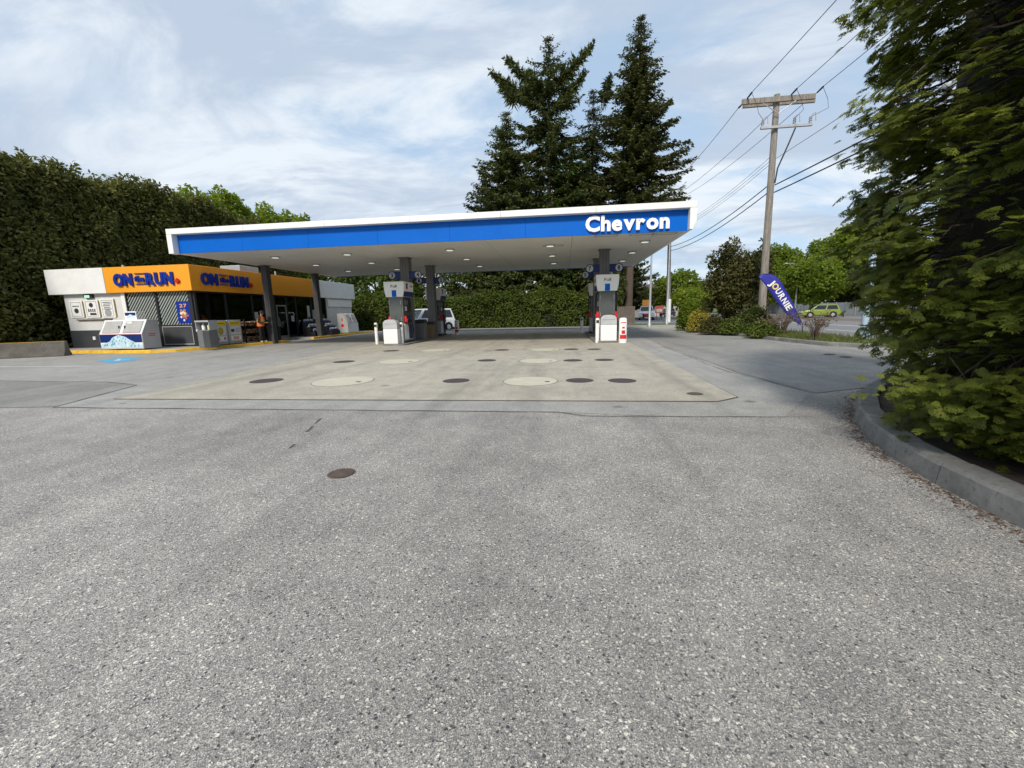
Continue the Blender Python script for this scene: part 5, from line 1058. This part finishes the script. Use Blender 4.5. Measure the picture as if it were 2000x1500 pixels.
lamp_post((12.35, 19.0, .0), 8.5, .10, 'pale blue street lamp post behind the near conifer at the roadside', (1.8, 1.0), m_lampb)
p = atY(1552, 612, 62); lamp_post((p.x, p.y, 0), 6.3, .09, 'thin grey street lamp with curved arm beyond the road', (-1.6, .9))
p = atY(1268, 640, 35); lamp_post((p.x, p.y, 0), 6.2, .075, 'slim grey post with twin lamps beside the big spruce', (.3, .05))
p = atY(1302, 634, 41); lamp_post((p.x, p.y, 0), 8.3, .07, 'slim dark steel post standing next to the bare far pole')
# ------------------------------------------------------------------ feather flag
t = thing('feather_flag', (11.25, 21.5, .1), 'leaning blue feather flag with white lettering in the planter', 'flag')
FY = 21.5
out = [(1564, 636), (1566, 632), (1562, 623), (1556, 611), (1550, 597), (1543, 582), (1535, 567), (1527, 553), (1519, 543), (1510, 537), (1500, 534), (1490, 534.5), (1483, 539), (1482, 542), (1488, 549), (1495, 557), (1504, 570), (1513, 584), (1523, 598), (1533, 610), (1543, 620), (1553, 629)]
pts = []
for k, (x, y) in enumerate(out): q = atY(x, y, FY); q.y = FY + .03 * math.sin(k * 1.3); pts.append(q)
nl = 11; mb = MB()
L_ = pts[:nl + 2]; Rr = [pts[0]] + pts[:nl + 1:-1]
lf = []; rt = []
def resamp(P, n):
    P = [Vector(a) for a in P]; d = [0]
    for a, b in zip(P, P[1:]): d.append(d[-1] + (b - a).length)
    return [Vector([np.interp(d[-1] * i / n, d, [p[k] for p in P]) for k in range(3)]) for i in range(n + 1)]
lf = resamp(L_, 18); rt = resamp(Rr, 18); K = 5
vs = []
for i in range(19):
    for j in range(K): q = lf[i].lerp(rt[i], j / (K - 1)); q.y = FY + .02 * math.sin(i * .8 + j * 1.1); vs.append(q)
fs = [(i * K + j, i * K + j + 1, (i + 1) * K + j + 1, (i + 1) * K + j) for i in range(18) for j in range(K - 1)]
mb.add(vs, fs); fo = mb.build('banner', mat('banner_blue', (0.025, 0.028, 0.28), 0.6, 0, 0.08, 2), t, True); so_ = fo.modifiers.new('solid', 'SOLIDIFY'); so_.thickness = .008
pole_pts = [Vector((11.3, FY + .02, .05)), atY(1567, 655, FY)] + [atY(x + 1, y, FY) for x, y in out[1:13:2]]
MB().tube(pole_pts, [.02] * 3 + [.013] * (len(pole_pts) - 3), 6).build('pole', m_dark, t, True)
cen = [a.lerp(b, .5) for a, b in zip(lf, rt)]; wid = [(a - b).length for a, b in zip(lf, rt)]
def on_flag(q):      # q: 0 at the foot, 1 at the tip
    k = min(17, int(q * 18)); f_ = q * 18 - k; c_ = cen[k].lerp(cen[k + 1], f_); d = (cen[k] - cen[k + 1]).normalized(); d.y = 0; d.normalize(); up_ = Vector((-d.z, 0, d.x))
    if up_.x < 0: up_ = -up_
    return c_, d, up_, wid[k] * (1 - f_) + wid[k + 1] * f_
for ch, q in zip('JOURNIE', (.775, .70, .615, .53, .45, .39, .335)):
    c_, d, up_, w_ = on_flag(q); h_ = min(.27, w_ * .62); lw_ = h_ * dict(J=.6, I=.25, O=1.05).get(ch, .82)
    org = c_ - d * lw_ / 2 - up_ * h_ / 2; org.y = FY - .04
    letters(ch, org, d, up_, h_, lw_, .008, MATS.get('flag_yellow') or mat('flag_yellow', (0.8, 0.6, 0.2), 0.6) if ch == 'O' else m_wht, t, .03)
# ------------------------------------------------------------------ fences, houses, far things
def fence(p0, p1, h, m_, label, bw_=.16, cat='fence', gap=.012, posts=2.4):
    p0 = Vector(p0); p1 = Vector(p1); t = thing('fence', p0.lerp(p1, .5), label, cat); u = (p1 - p0); ln = u.length; u.normalize(); s = Vector((-u.y, u.x, 0)) * .02
    n = int(ln / bw_)
    for i in range(n):
        a = p0 + u * (i * bw_ + gap / 2); b = p0 + u * ((i + 1) * bw_ - gap / 2); z = random.uniform(-.015, .015)
        MB().prism([a + s, b + s, b - s, a - s], (0, 0, h + z)).build('plank', m_, t)
    for i in range(int(ln / posts) + 1): q = p0 + u * min(ln, i * posts); MB().box(q.x - .06, q.x + .06, q.y + .03, q.y + .15, 0, h + .06).build('post', m_, t)
    return t
fence((4.0, 37.9, 0), (6.3, 38.2, 0), 1.75, mat('fence_brown', (0.13, 0.105, 0.085), 0.85, 0, 0.3, 3), 'weathered brown plank fence between the hedge and the spruce trunk')
fa = atY(1590, 614, 75); fb = atY(1700, 614, 62)
fence((39.5, 88, 0), (39.5, 46, 0), 1.75, mat('fence_pale', (0.42, 0.44, 0.46), 0.8, 0, 0.12, 1), 'long pale grey panel fence on the far side of the road', bw_=2.1, gap=.06, posts=2.1)
def house(c, w_, d, h, rh, wallm, roofm, label, yaw=0):
    t = thing('house', (0, 0, 0), label, 'house'); x0, x1, y0, y1 = -w_ / 2, w_ / 2, -d / 2, d / 2
    MB().box(x0, x1, y0, y1, 0, h).build('wall', wallm, t)
    r = MB(); o_ = .5; r.add([(x0 - o_, y0 - o_, h - .05), (x1 + o_, y0 - o_, h - .05), (x1 + o_, y1 + o_, h - .05), (x0 - o_, y1 + o_, h - .05), (x0 + d * .3, 0, h + rh), (x1 - d * .3, 0, h + rh)], [(0, 1, 5, 4), (1, 2, 5), (2, 3, 4, 5), (3, 0, 4), (3, 2, 1, 0)]); ro = r.build('roof', roofm, t)
    MB().box(x0 + w_ * .6, x0 + w_ * .6 + .7, -.4, .4, h + rh * .4, h + rh + .6).build('chimney', m_concd, ro)
    for z in (1.0, 3.6):
        if z + 1.4 > h: continue
        for k in range(int(w_ / 2.6)):
            x = x0 + 1.0 + k * 2.6; wn = MB().box(x - .08, x + 1.38, y0 - .06, y0 + .02, z - .08, z + 1.38).build('window', m_wht, t); MB().box(x, x + 1.3, y0 - .075, y0 - .061, z, z + 1.3).build('pane', m_cgl, wn)
    MB().box(x1 - 1.6, x1 - .6, y0 - .05, y0 + .02, 0, 2.1).build('door', m_dark, t)
    t.location = c; t.rotation_euler = (0, 0, yaw)
m_wl = mat('house_wall', (0.36, 0.33, 0.3), 0.8, 0, 0.1, 1); m_rf = mat('house_roof', (0.085, 0.07, 0.062), 0.9, 0, 0.25, 3, .5)
p = atY(1565, 600, 105); house((p.x - 2, 105, 0), 20, 12, 5.2, 5.2, m_wl, m_rf, 'house with large brown hip roof behind the roadside maples', .4)
p = atY(1290, 600, 100); house((p.x - 1, 100, 0), 11, 9, 3.6, 3.4, m_wl, m_rf, 'small far house with white window trim beyond the side road', .2)
house((-30, 130, 0), 14, 10, 5, 4, m_wl, m_rf, 'distant house hidden beyond the back hedge')
sg = thing('roadwork_sign', tuple(atY(1287, 620, 62).xy) + (0,), 'small red and white construction sign on a stand beside the side road', 'sign'); q = wloc(sg)
MB().box(q.x - .55, q.x + .55, q.y - .02, q.y + .02, .9, 1.9).build('panel', mat('sign_red', (0.62, 0.16, 0.12), 0.5), sg); MB().box(q.x - .4, q.x + .4, q.y - .03, q.y - .021, 1.05, 1.45).build('white_field', m_wht, sg)
for dx in (-.35, .35): MB().box(q.x + dx - .03, q.x + dx + .03, q.y - .02, q.y + .02, 0, .9).build('leg', m_dark, sg)
# ------------------------------------------------------------------ vegetation
lf_hedge = mat_leaf('leaf_hedge', (0.045, 0.056, 0.015), (0.165, 0.165, 0.042), .3)
lf_ivy = mat_leaf('leaf_back_hedge', (0.032, 0.055, 0.009), (0.115, 0.15, 0.022), .3)
lf_shrub = mat_leaf('leaf_back_shrub', (0.03, 0.045, 0.012), (0.105, 0.125, 0.028), .28)
lf_lime = mat_leaf('leaf_lime', (0.075, 0.115, 0.009), (0.23, 0.29, 0.028), .45)
lf_maple = mat_leaf('leaf_maple', (0.06, 0.10, 0.009), (0.19, 0.25, 0.026), .45)
lf_mid = mat_leaf('leaf_mid', (0.03, 0.055, 0.01), (0.1, 0.145, 0.025), .35)
lf_spruce = mat_leaf('leaf_spruce', (0.03, 0.041, 0.013), (0.115, 0.122, 0.036), .2)
lf_fir = mat_leaf('leaf_fir', (0.034, 0.049, 0.016), (0.12, 0.14, 0.042), .22)
lf_cyp = mat_leaf('leaf_cypress', (0.034, 0.052, 0.008), (0.18, 0.205, 0.026), .3, (0.2, 0.085, 0.035))
lf_dark = mat_leaf('leaf_dark_bush', (0.026, 0.030, 0.009), (0.10, 0.095, 0.024), .22)
lf_yel = mat_leaf('leaf_yellow', (0.16, 0.14, 0.02), (0.42, 0.36, 0.06), .3)
lf_dry = mat_leaf('leaf_dry', (0.06, 0.04, 0.03), (0.2, 0.14, 0.1), .2)
lf_grass = mat_leaf('leaf_grass', (0.05, 0.075, 0.015), (0.16, 0.17, 0.05), .3)
# tall hedge along the store side
hedge_wall('tall_hedge', (-29.9, 9, 0), (-29.9, 42, 0), 10.4, 4.2, lf_hedge, m_core, 'very tall dark clipped conifer hedge behind the store', lobe=.8, dens=32, L=.24, Wd=.12, tips=70, taper=1.2, rough=1.3)
# back hedge and taller shrubs behind it
hedge_wall('back_hedge', (-25, 39.4, 0), (4.4, 39.4, 0), 3.0, 1.8, lf_ivy, m_core, 'clipped bright green hedge along the back of the forecourt', lobe=.5, dens=60, L=.15, Wd=.12, bulge=.25, rough=.9)
for i, (x, r, h) in enumerate(((-13.0, 3.0, 7.2), (-9.2, 3.0, 7.2), (-5.6, 2.8, 7.4), (-1.8, 2.4, 6.8), (1.6, 2.3, 7.0), (4.2, 1.9, 6.2))):
    broad_tree('tall_shrub', (x, 42.2, 0), h, (r, 1.7, h * .46), lf_shrub, m_bark, 'bushy olive-green shrub behind the clipped back hedge, %s from its store end' % ('first', 'second', 'third', 'fourth', 'fifth', 'sixth')[i], 'shrubs behind the back hedge', k=70, dens=30, L=.22, Wd=.16, cat='shrub')
for i, (x, y, h, r) in enumerate(((-16.6, 41.5, 7.2, 2.8), (-20.2, 41.8, 7.6, 2.9), (-24.0, 42, 8.2, 2.8))):
    broad_tree('broadleaf_tree', (x, y, 0), h, (r, 2.2, h * .47), lf_mid, m_bark, ('leafy green tree past the store, next to the clipped back hedge', 'leafy green tree past the store, second from the back hedge', 'leafy green tree past the store, next to the tall dark hedge')[i], 'leafy trees beyond the store', k=70, dens=24, L=.26, Wd=.2)
for i, (px, py, Y, r) in enumerate(((365, 352, 46, 4.2), (430, 364, 47, 4.2), (500, 384, 49, 4.0), (545, 398, 52, 3.2), (590, 416, 52, 2.2))):
    p = atX(px, py, -34.5) if i < 3 else atY(px, py, Y); broad_tree('background_tree', (p.x, p.y, 0), p.z + .6, (2.8, r, p.z * .42) if i < 3 else (r, 2.8, p.z * .42), (lf_lime, lf_lime, lf_lime, lf_maple, lf_maple)[i], m_bark, ('bright lime green tree showing over the tall hedge, nearest that hedge', 'bright lime green tree showing over the tall hedge, second of three', 'bright lime green tree directly above the canopy corner', 'rounded dark green tree behind the canopy roof', 'small dark treetop just over the canopy roof edge')[i], ('lime trees behind the hedge', 'rounded trees behind the canopy')[i > 2], k=90, dens=15, L=.34, Wd=.26)
# big spruce and the cluster of firs
sshape = lambda s: float(np.interp(s, [.15, .33, .38, .42, .50, .6, .75, .9, 1.0], [.25, .45, .62, 1.0, .86, .70, .45, .24, .04]))
conifer('spruce_tree', (6.4, 43.5, 0), 27.4, 7.0, lf_spruce, mat_bark('spruce_bark', (0.10, 0.07, 0.055)), 'tall pointed dark spruce standing alone right of the fir group', None, .33, 52, 8, .2, 1.15, .42, .42, L=.8, Wd=.17, shape=sshape, lean=(.55, 0))
Pc = lambda px, py, Y=44: tuple(atY(px, py, Y))
fshape = lambda s: float(np.interp(s, [.1, .3, .5, .7, .85, .94, 1.0], [.9, 1.0, .92, .7, .5, .22, .05]))
fshape2 = lambda s: float(np.interp(s, [.1, .45, .7, .9, 1.0], [.9, 1.0, .7, .3, .05]))
conifer('fir_tree', (-1.4, 44, 0), 26.9, 6.2, lf_fir, m_bark, 'tallest ragged fir of the group with upswept broken limbs', 'ragged firs above the canopy', .22, 40, 7, .2, 1.15, .38, .55, L=.85, Wd=.17, shape=fshape,
        extra=[(Pc(1060, 205), Pc(960, 140)), (Pc(1062, 180), Pc(990, 116)), (Pc(1078, 170), Pc(1156, 86)), (Pc(1085, 215), Pc(1142, 140)), (Pc(1010, 200), Pc(978, 165))])
conifer('fir_tree', (-5.6, 44.5, 0), 21.0, 6.0, lf_fir, m_bark, 'broad brownish fir on the store side of the group', 'ragged firs above the canopy', .2, 40, 8, .2, 1.15, .34, .45, L=.85, Wd=.17, shape=fshape2)
conifer('fir_tree', (2.9, 45.5, 0), 22.8, 4.4, mat_leaf('leaf_fir_pale', (0.03, 0.045, 0.022), (0.085, 0.105, 0.045), .2), m_bark, 'paler slender fir between the tallest fir and the spruce', 'ragged firs above the canopy', .2, 38, 7, .22, 1.05, .3, .45, L=.8, Wd=.16, shape=fshape2, extra=[(Pc(1175, 200, 45.5), Pc(1192, 150, 45.5))])
conifer('fir_tree', (0.9, 43.2, 0), 17.0, 5.2, mat_leaf('leaf_fir_green', (0.025, 0.045, 0.009), (0.08, 0.115, 0.022), .25), m_bark, 'shorter bright green fir in front of the fir group', 'ragged firs above the canopy', .12, 38, 8, .2, 1.1, .28, .4, L=.85, Wd=.19, shape=fshape2)
conifer('fir_tree', (-8.1, 45.5, 0), 16.5, 4.4, mat_leaf('leaf_fir_grey', (0.03, 0.04, 0.022), (0.08, 0.095, 0.045), .2), m_bark, 'small grey-green fir at the store-side edge of the group', 'ragged firs above the canopy', .12, 36, 8, .2, 1.05, .25, .4, L=.8, Wd=.18, shape=fshape2)
conifer('spruce_tree', (9.6, 68, 0), 12.5, 5.5, lf_spruce, m_bark, 'low dark conifer beyond the white pickup near the slim posts', None, .22, 26, 8, .3, .9, .25, .4, L=.8, Wd=.3, shape=fshape2)
# far planter vegetation
broad_tree('dark_conifer_bush', (9.9, 26.6, .1), 5.7, (2.0, 1.6, 2.9), lf_dark, m_bark, 'dark reddish-green conifer bush beside the tall pole', k=95, dens=60, L=.2, Wd=.1, cat='bush', lr=(.16, .34), hollow=.2)
broad_tree('dark_conifer_bush', (11.6, 27.2, .1), 5.5, (.7, .8, 2.2), lf_dark, m_bark, 'narrow dark bush spire touching the tall pole', k=40, dens=60, L=.2, Wd=.1, cat='bush', lr=(.3, .55))
def mound(px, py, r, h, lfm, label, L=.12, Wd=.07, dens=110, z=.1, cat='shrub', name='round_shrub', Y=None):
    p = g(px, py, z); b = (p.x, p.y if Y is None else Y, z)
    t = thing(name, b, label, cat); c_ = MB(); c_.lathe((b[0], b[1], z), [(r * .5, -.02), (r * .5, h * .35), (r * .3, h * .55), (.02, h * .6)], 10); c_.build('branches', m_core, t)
    k = 34; d = unit(rng.normal(size=(k, 3))); d[:, 2] = np.abs(d[:, 2]); P = np.array(b) + d * np.array([r, r, h]) * .72; rr = np.full((k, 3), .33 * r) * np.array([1, 1, h / r * .9]); rr = np.maximum(rr, .1)
    V, tn = lobe_leaves(P, rr, dens, L, Wd); V[:, :, 2] = np.maximum(V[:, :, 2], z + .005); quads('foliage', V, lfm, t, tn)
mound(1350, 643, .95, 2.1, lf_maple, 'rounded mid-green shrub at the back tip of the planter')
mound(1366, 646, .8, 1.4, lf_yel, 'yellow-green variegated shrub in front of the dark bush', .1, .07)
mound(1395, 650, .8, 1.0, lf_dark, 'low dark shrub under the dark conifer bush')
mound(1437, 651, 1.0, .95, lf_ivy, 'low spreading olive-green shrub before the tall pole')
mound(1475, 651, .8, 1.5, lf_shrub, 'blue-green shrub at the foot of the tall pole')
mound(1490, 657, .75, .7, lf_ivy, 'small low green shrub along the planter kerb')
mound(1330, 600, 1.0, 2.6, lf_lime, 'small lime green tree beyond the planter', Y=38, z=0)
def twiggy(px, py, r, h, label, n=420):
    p = g(px, py, .1); t = thing('dry_shrub', p, label, 'shrub', 'bare brown shrubs by the flag'); P = []; D = []
    mb = MB()
    for i in range(46):
        a = random.uniform(0, 2 * PI); q = Vector((math.cos(a), math.sin(a), 0)) * r * random.uniform(.3, 1); tp = p + q + Vector((0, 0, h * random.uniform(.5, 1))); md = p + q * .35 + Vector((0, 0, h * .45))
        mb.tube([p + q * .1, md, tp], [.012, .008, .004], 4)
        for k in range(9): f_ = random.uniform(.25, 1); P.append(tuple(md.lerp(tp, f_) + Vector((random.gauss(0, .08), random.gauss(0, .08), random.gauss(0, .06)))))
    mb.build('stems', mat('dry_stem', (0.13, 0.09, 0.07), 0.9), t); P = np.array(P); k = len(P); D = rng.normal(size=(k, 3)) + [0, 0, .5]
    quads('seed_heads', leaf_quads(P, D, unit(rng.normal(size=(k, 3))), np.full(k, .09), np.full(k, .04)), lf_dry, t, rng.random(k))['kind'] = 'stuff'
twiggy(1525, 656, 1.0, 1.35, 'dry brown twiggy shrub between the pole and the feather flag')
twiggy(1505, 657, .7, .9, 'small dry brown shrub beside the tall pole foot')
twiggy(1592, 664, .8, 1.15, 'dry brown twiggy shrub on the road side of the feather flag')
# grass tufts in the far planter and lawn
n = 9000; pts = []
poly = [(p[0] + .25, p[1]) for p in far_path] + [(12.1, 15.8), (12.2, 31.4)]
def inside(x, y, P):
    c_ = False
    for (x0, y0), (x1, y1) in zip(P, P[1:] + P[:1]):
        if (y0 > y) != (y1 > y) and x < (x1 - x0) * (y - y0) / (y1 - y0) + x0: c_ = not c_
    return c_
while len(pts) < n:
    x, y = random.uniform(8, 12.3), random.uniform(15.2, 32)
    if inside(x, y, poly): pts.append((x, y, .1))
pts = np.array(pts); D = rng.normal(size=pts.shape) * .35 + [0, 0, 1]; quads('planter_grass', leaf_quads(pts, D, unit(rng.normal(size=pts.shape)), .08 + .2 * rng.random(n) ** 2, np.full(n, .02)), lf_grass, None, rng.random(n))
tag(bpy.data.objects['planter_grass'], 'short rough grass growing in the far planter', 'grass', kind='stuff')
# street trees beyond the road
for (px, py, Y, r, lfm, lb) in ((1640, 455, 50, 3.8, lf_maple, 'tall light green maple leaning over the road'), (1690, 425, 44, 3.6, lf_lime, 'feathery lime green tree behind the pale blue lamp post'), (1595, 500, 62, 4.2, lf_maple, 'rounded green street tree above the lime green car'), (1525, 475, 46, 2.9, lf_maple, 'light green tree directly behind the tall pole'),
                             (1332, 525, 66, 4.2, lf_maple, 'green street tree between the far pole and the dark bush'), (1350, 560, 60, 3.2, lf_lime, 'small lime street tree behind the dark bush'), (1500, 545, 85, 5.0, lf_maple, 'far green tree behind the feather flag'), (1440, 540, 90, 5.5, lf_maple, 'far green tree behind the dark conifer bush'), (1720, 500, 70, 5.5, lf_maple, 'far green tree beyond the pale fence, behind the near conifer'), (1780, 470, 60, 5, lf_maple, 'green roadside tree hidden behind the near conifer'), (1272, 560, 75, 4, lf_shrub, 'dark green tree behind the white pickup')):
    p = atX(px, py, 43) if px in (1640, 1690, 1525) else atY(px, py, Y); r = r * max(1, p.y / Y) if px > 1500 else r; broad_tree('street_tree', (p.x, p.y, 0), p.z, (r, r, p.z * .40), lfm, m_bark, lb, 'street trees beyond the road', k=90, dens=11, L=.38, Wd=.29, tr=.2, lr=(.2, .36))
for i in range(16):
    x = 44 + random.uniform(-2, 4) + i * .3; y = 46 + i * 9
    if y < 60: x += 3
    broad_tree('background_tree', (x, y + 8, 0), random.uniform(7, 10), (4.2, 4.2, 3.8), random.choice((lf_maple, lf_shrub)), m_bark, 'mixed green tree in the row behind the pale fence', 'trees behind the pale fence', k=40, dens=7, L=.55, Wd=.44)
for i in range(9):
    broad_tree('background_tree', (2 + i * 5 + random.uniform(-1, 1), 125 + random.uniform(-6, 6), 0), random.uniform(7, 10), (4.6, 4, 4), random.choice((lf_maple, lf_shrub, lf_shrub)), m_bark, 'distant tree closing the end of the street', 'distant trees at the street end', k=40, dens=6, L=.6, Wd=.5)
# ------------------------------------------------------------------ near cypress
def spray_proto(seed):
    r_ = random.Random(seed); q = []
    def frond(b, ang, ln, wd, z0, dz, depth):
        d = np.array([math.cos(ang), math.sin(ang)]); s = np.array([-d[1], d[0]])
        m_ = b + d * ln * .5; e = b + d * ln
        q.append([(b[0], b[1], z0), (m_[0] + s[0] * wd, m_[1] + s[1] * wd, z0 + dz * .4), (e[0], e[1], z0 + dz), (m_[0] - s[0] * wd, m_[1] - s[1] * wd, z0 + dz * .4)])
        if depth:
            for k in range(2):
                f_ = .34 + k * .3
                for sg in (-1, 1): frond(b + d * ln * f_, ang + sg * r_.uniform(.5, .85), ln * (.5 - .12 * k) * r_.uniform(.8, 1.15), wd * 1.0, z0 + dz * f_, dz * .45, depth - 1 if k < 2 and depth > 1 else 0)
    frond(np.array([0., 0.]), 0, 1.0, .068, 0, -.2, 1)
    for a, l_ in ((.55, .92), (-.55, .92), (1.05, .75), (-1.05, .75)): frond(np.array([.05, 0]), a * r_.uniform(.8, 1.15), l_ * r_.uniform(.8, 1.1), .068, 0, -.22, 1)
    return np.array(q)
protos = [spray_proto(k) for k in range(5)]
boxy = lambda az: 1 / (abs(math.cos(az)) ** 3 + abs(math.sin(az)) ** 3) ** (1 / 3)
def cypress(name, base, height, r, label, nb=900, per=11, size=.27, group=None, cull=None, cat='tree', prof=None, proto_sub=1, clip=False):
    b = np.array(base, float); t = thing(name, tuple(b), label, cat, group)
    prof = prof or (lambda s: float(np.interp(s, [0, .04, .15, .5, .75, .92, 1], [.9, 1.0, 1.0, 1.0, .95, .6, .05])))
    core = MB(); pr = []
    for i in range(13):
        s = i / 12; pr.append((max(.02, r[0] * prof(s) * .74), height * s * .97 + .0))
    core.lathe((0, 0, 0), pr, 18); core.v = [(x * 1.0 + b[0], y * r[1] / r[0] + b[1], z + b[2]) for x, y, z in core.v]
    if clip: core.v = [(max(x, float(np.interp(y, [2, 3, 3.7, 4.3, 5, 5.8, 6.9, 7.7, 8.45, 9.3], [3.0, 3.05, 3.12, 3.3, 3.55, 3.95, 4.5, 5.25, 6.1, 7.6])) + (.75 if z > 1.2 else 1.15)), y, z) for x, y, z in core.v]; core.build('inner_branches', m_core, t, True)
    MB().tube([tuple(b + [0, 0, -.1]), tuple(b + [0, 0, height * .5]), tuple(b + [0, 0, height * .95])], [.2, .13, .03], 9).build('trunk', m_bark, t, True)
    Vs = []; Ts = []; tips_ = []
    for i in range(nb):
        s = rng.random() ** .9; az = rng.random() * 2 * PI
        skirt = clip and rng.random() < .10
        if skirt: s = rng.random() * .09; az = PI * 1.08 + rng.random() * PI * .34
        zz_ = s * height; lump = 1 + .10 * math.sin(az * 6 + zz_ * 1.9) * math.sin(zz_ * 2.7 - az * 4) + .08 * math.sin(az * 13 - zz_ * 3.3) + .10 * (1 - ((zz_ + 1.5 * math.sin(az * 5)) / .8) % 1.0) + rng.normal() * .05 - .05
        o_ = np.array([math.cos(az), math.sin(az), 0]); rad = prof(s) * lump * boxy(az)
        p_ = b + [r[0] * rad * o_[0], r[1] * rad * o_[1], .12 + s * height]
        if clip:
            kx = np.interp(p_[1], [2, 3, 3.7, 4.3, 5, 5.8, 6.9, 7.7, 8.45, 9.3], [3.0, 3.05, 3.12, 3.3, 3.55, 3.95, 4.5, 5.25, 6.1, 7.6]) - .20 - (lump - 1) * 1.5 + float(np.interp(zz_, [0, .5, 1.0, 1.6, 5, 7], [.85, .7, .3, 0, 0, .3])) * float(np.interp(p_[1], [3.4, 4.2, 4.8], [0, .35, 1]))
            if p_[0] < kx: p_[0] = kx + rng.random() ** 2 * .35
        if skirt and p_[1] > 4.0: continue
        if skirt: p_[0] += .28
        if cull and cull(p_): continue
        bt = np.clip(rng.normal(.40, .2), 0, .85); dead = rng.random() < .006
        tilt = rng.normal(-.28, .18); ax = unit(np.array([o_[0] + rng.normal() * .25, o_[1] + rng.normal() * .25, tilt]))
        sd_ = unit(np.cross(ax, [0, 0, 1])); un = np.cross(sd_, ax)
        for q_ in (0, .35, -.35): tips_.append((p_ - ax * .95 - o_ * .1, ax + sd_ * q_))
        near = clip and math.hypot(p_[0], p_[1]) < 5.6
        for k in range(int(per * 1.5) if near else per):
            pr_ = protos[rng.integers(5)]; sc = size * rng.uniform(.65, 1.25) * (.74 if near else 1)
            off = (sd_ * rng.normal() * 1.5 + ax * (rng.uniform(-2.3, .5)) + un * rng.normal() * .35) * size; off[2] -= abs(off @ sd_) * .3
            ya = rng.normal() * .55 + (off @ sd_) / size * .35; a1 = unit(ax * math.cos(ya) + sd_ * math.sin(ya) + np.array([0, 0, rng.normal() * .14])); nn = unit(un + rng.normal(size=3) * .28 + o_ * .25); s1 = unit(np.cross(nn, a1)); n1 = np.cross(a1, s1)
            W_ = pr_[::proto_sub]; Vq = p_ + off + sc * (W_[..., 0:1] * a1 + W_[..., 1:2] * s1 + W_[..., 2:3] * n1)
            Vs.append(Vq); tn = .98 if dead else np.clip(bt + rng.normal() * .14, 0, .9)
            Ts.append(np.full(len(W_), tn))
    V = np.concatenate(Vs); V[:, :, 2] = np.maximum(V[:, :, 2], .02)
    tp = np.array(tips_); quads('twigs', leaf_quads(tp[:, 0], tp[:, 1], unit(rng.normal(size=(len(tp), 3))), np.full(len(tp), 1.0), np.full(len(tp), .022)), m_bark, t, np.zeros(len(tp)))['kind'] = 'stuff'
    quads('foliage', V, lf_cyp, t, np.concatenate(Ts)); return t
cypress('cypress_tree', (5.75, 5.6, .1), 7.6, (2.45, 2.85), 'huge dense dark-green cypress overhanging the near kerbed planter', nb=2450, per=24, size=.125, cull=lambda p: (p[2] > 5.6 and rng.random() < .85) or (p[1] < 3.6 and p[0] > 5.2 and rng.random() < .9) or ((p[0] - 5.85) * 5.85 + (p[1] - 5.6) * 5.6 > 1.5 and rng.random() < .92), clip=True)
# neighbours of the same row, standing further along the planter beside the viewer
for x, y, h in ((5.5, -.4, 7.5), (6.0, -6.0, 8)):
    cypress('cypress_tree', (x, y, .1), h, (2.3, 2.5), 'dense cypress further along the near planter row, %s from the huge one' % ('first' if y > -3 else 'second'), nb=420, per=8, size=.42, group='cypresses along the near planter', proto_sub=2)
# fallen needles along the near kerb
n = 2600; k_ = rng.random(n); P = []
npth = [Vector((a, b, 0)) for a, b in near_path[3:13]]; dl = resamp(npth, 200)
for i in range(n):
    q = dl[int(k_[i] * 200)]; d = (dl[min(200, int(k_[i] * 200) + 1)] - q); d = d.normalized() if d.length > 0 else Vector((0, -1, 0)); s = Vector((-d.y, d.x, 0)); P.append(tuple(q - s * (abs(random.gauss(0, .09)) + .01) + Vector((0, 0, .006))))
P = np.array(P); D = rng.normal(size=(n, 3)) * [1, 1, .08]; quads('fallen_needles', leaf_quads(P, D, np.tile([0, 0, 1.], (n, 1)), .02 + .04 * rng.random(n), np.full(n, .008)), mat_leaf('dead_needles', (0.1, 0.05, 0.03), (0.22, 0.12, 0.07), .1), None, rng.random(n))
tag(bpy.data.objects['fallen_needles'], 'brown fallen needles lying along the near kerb', 'needles', kind='stuff')
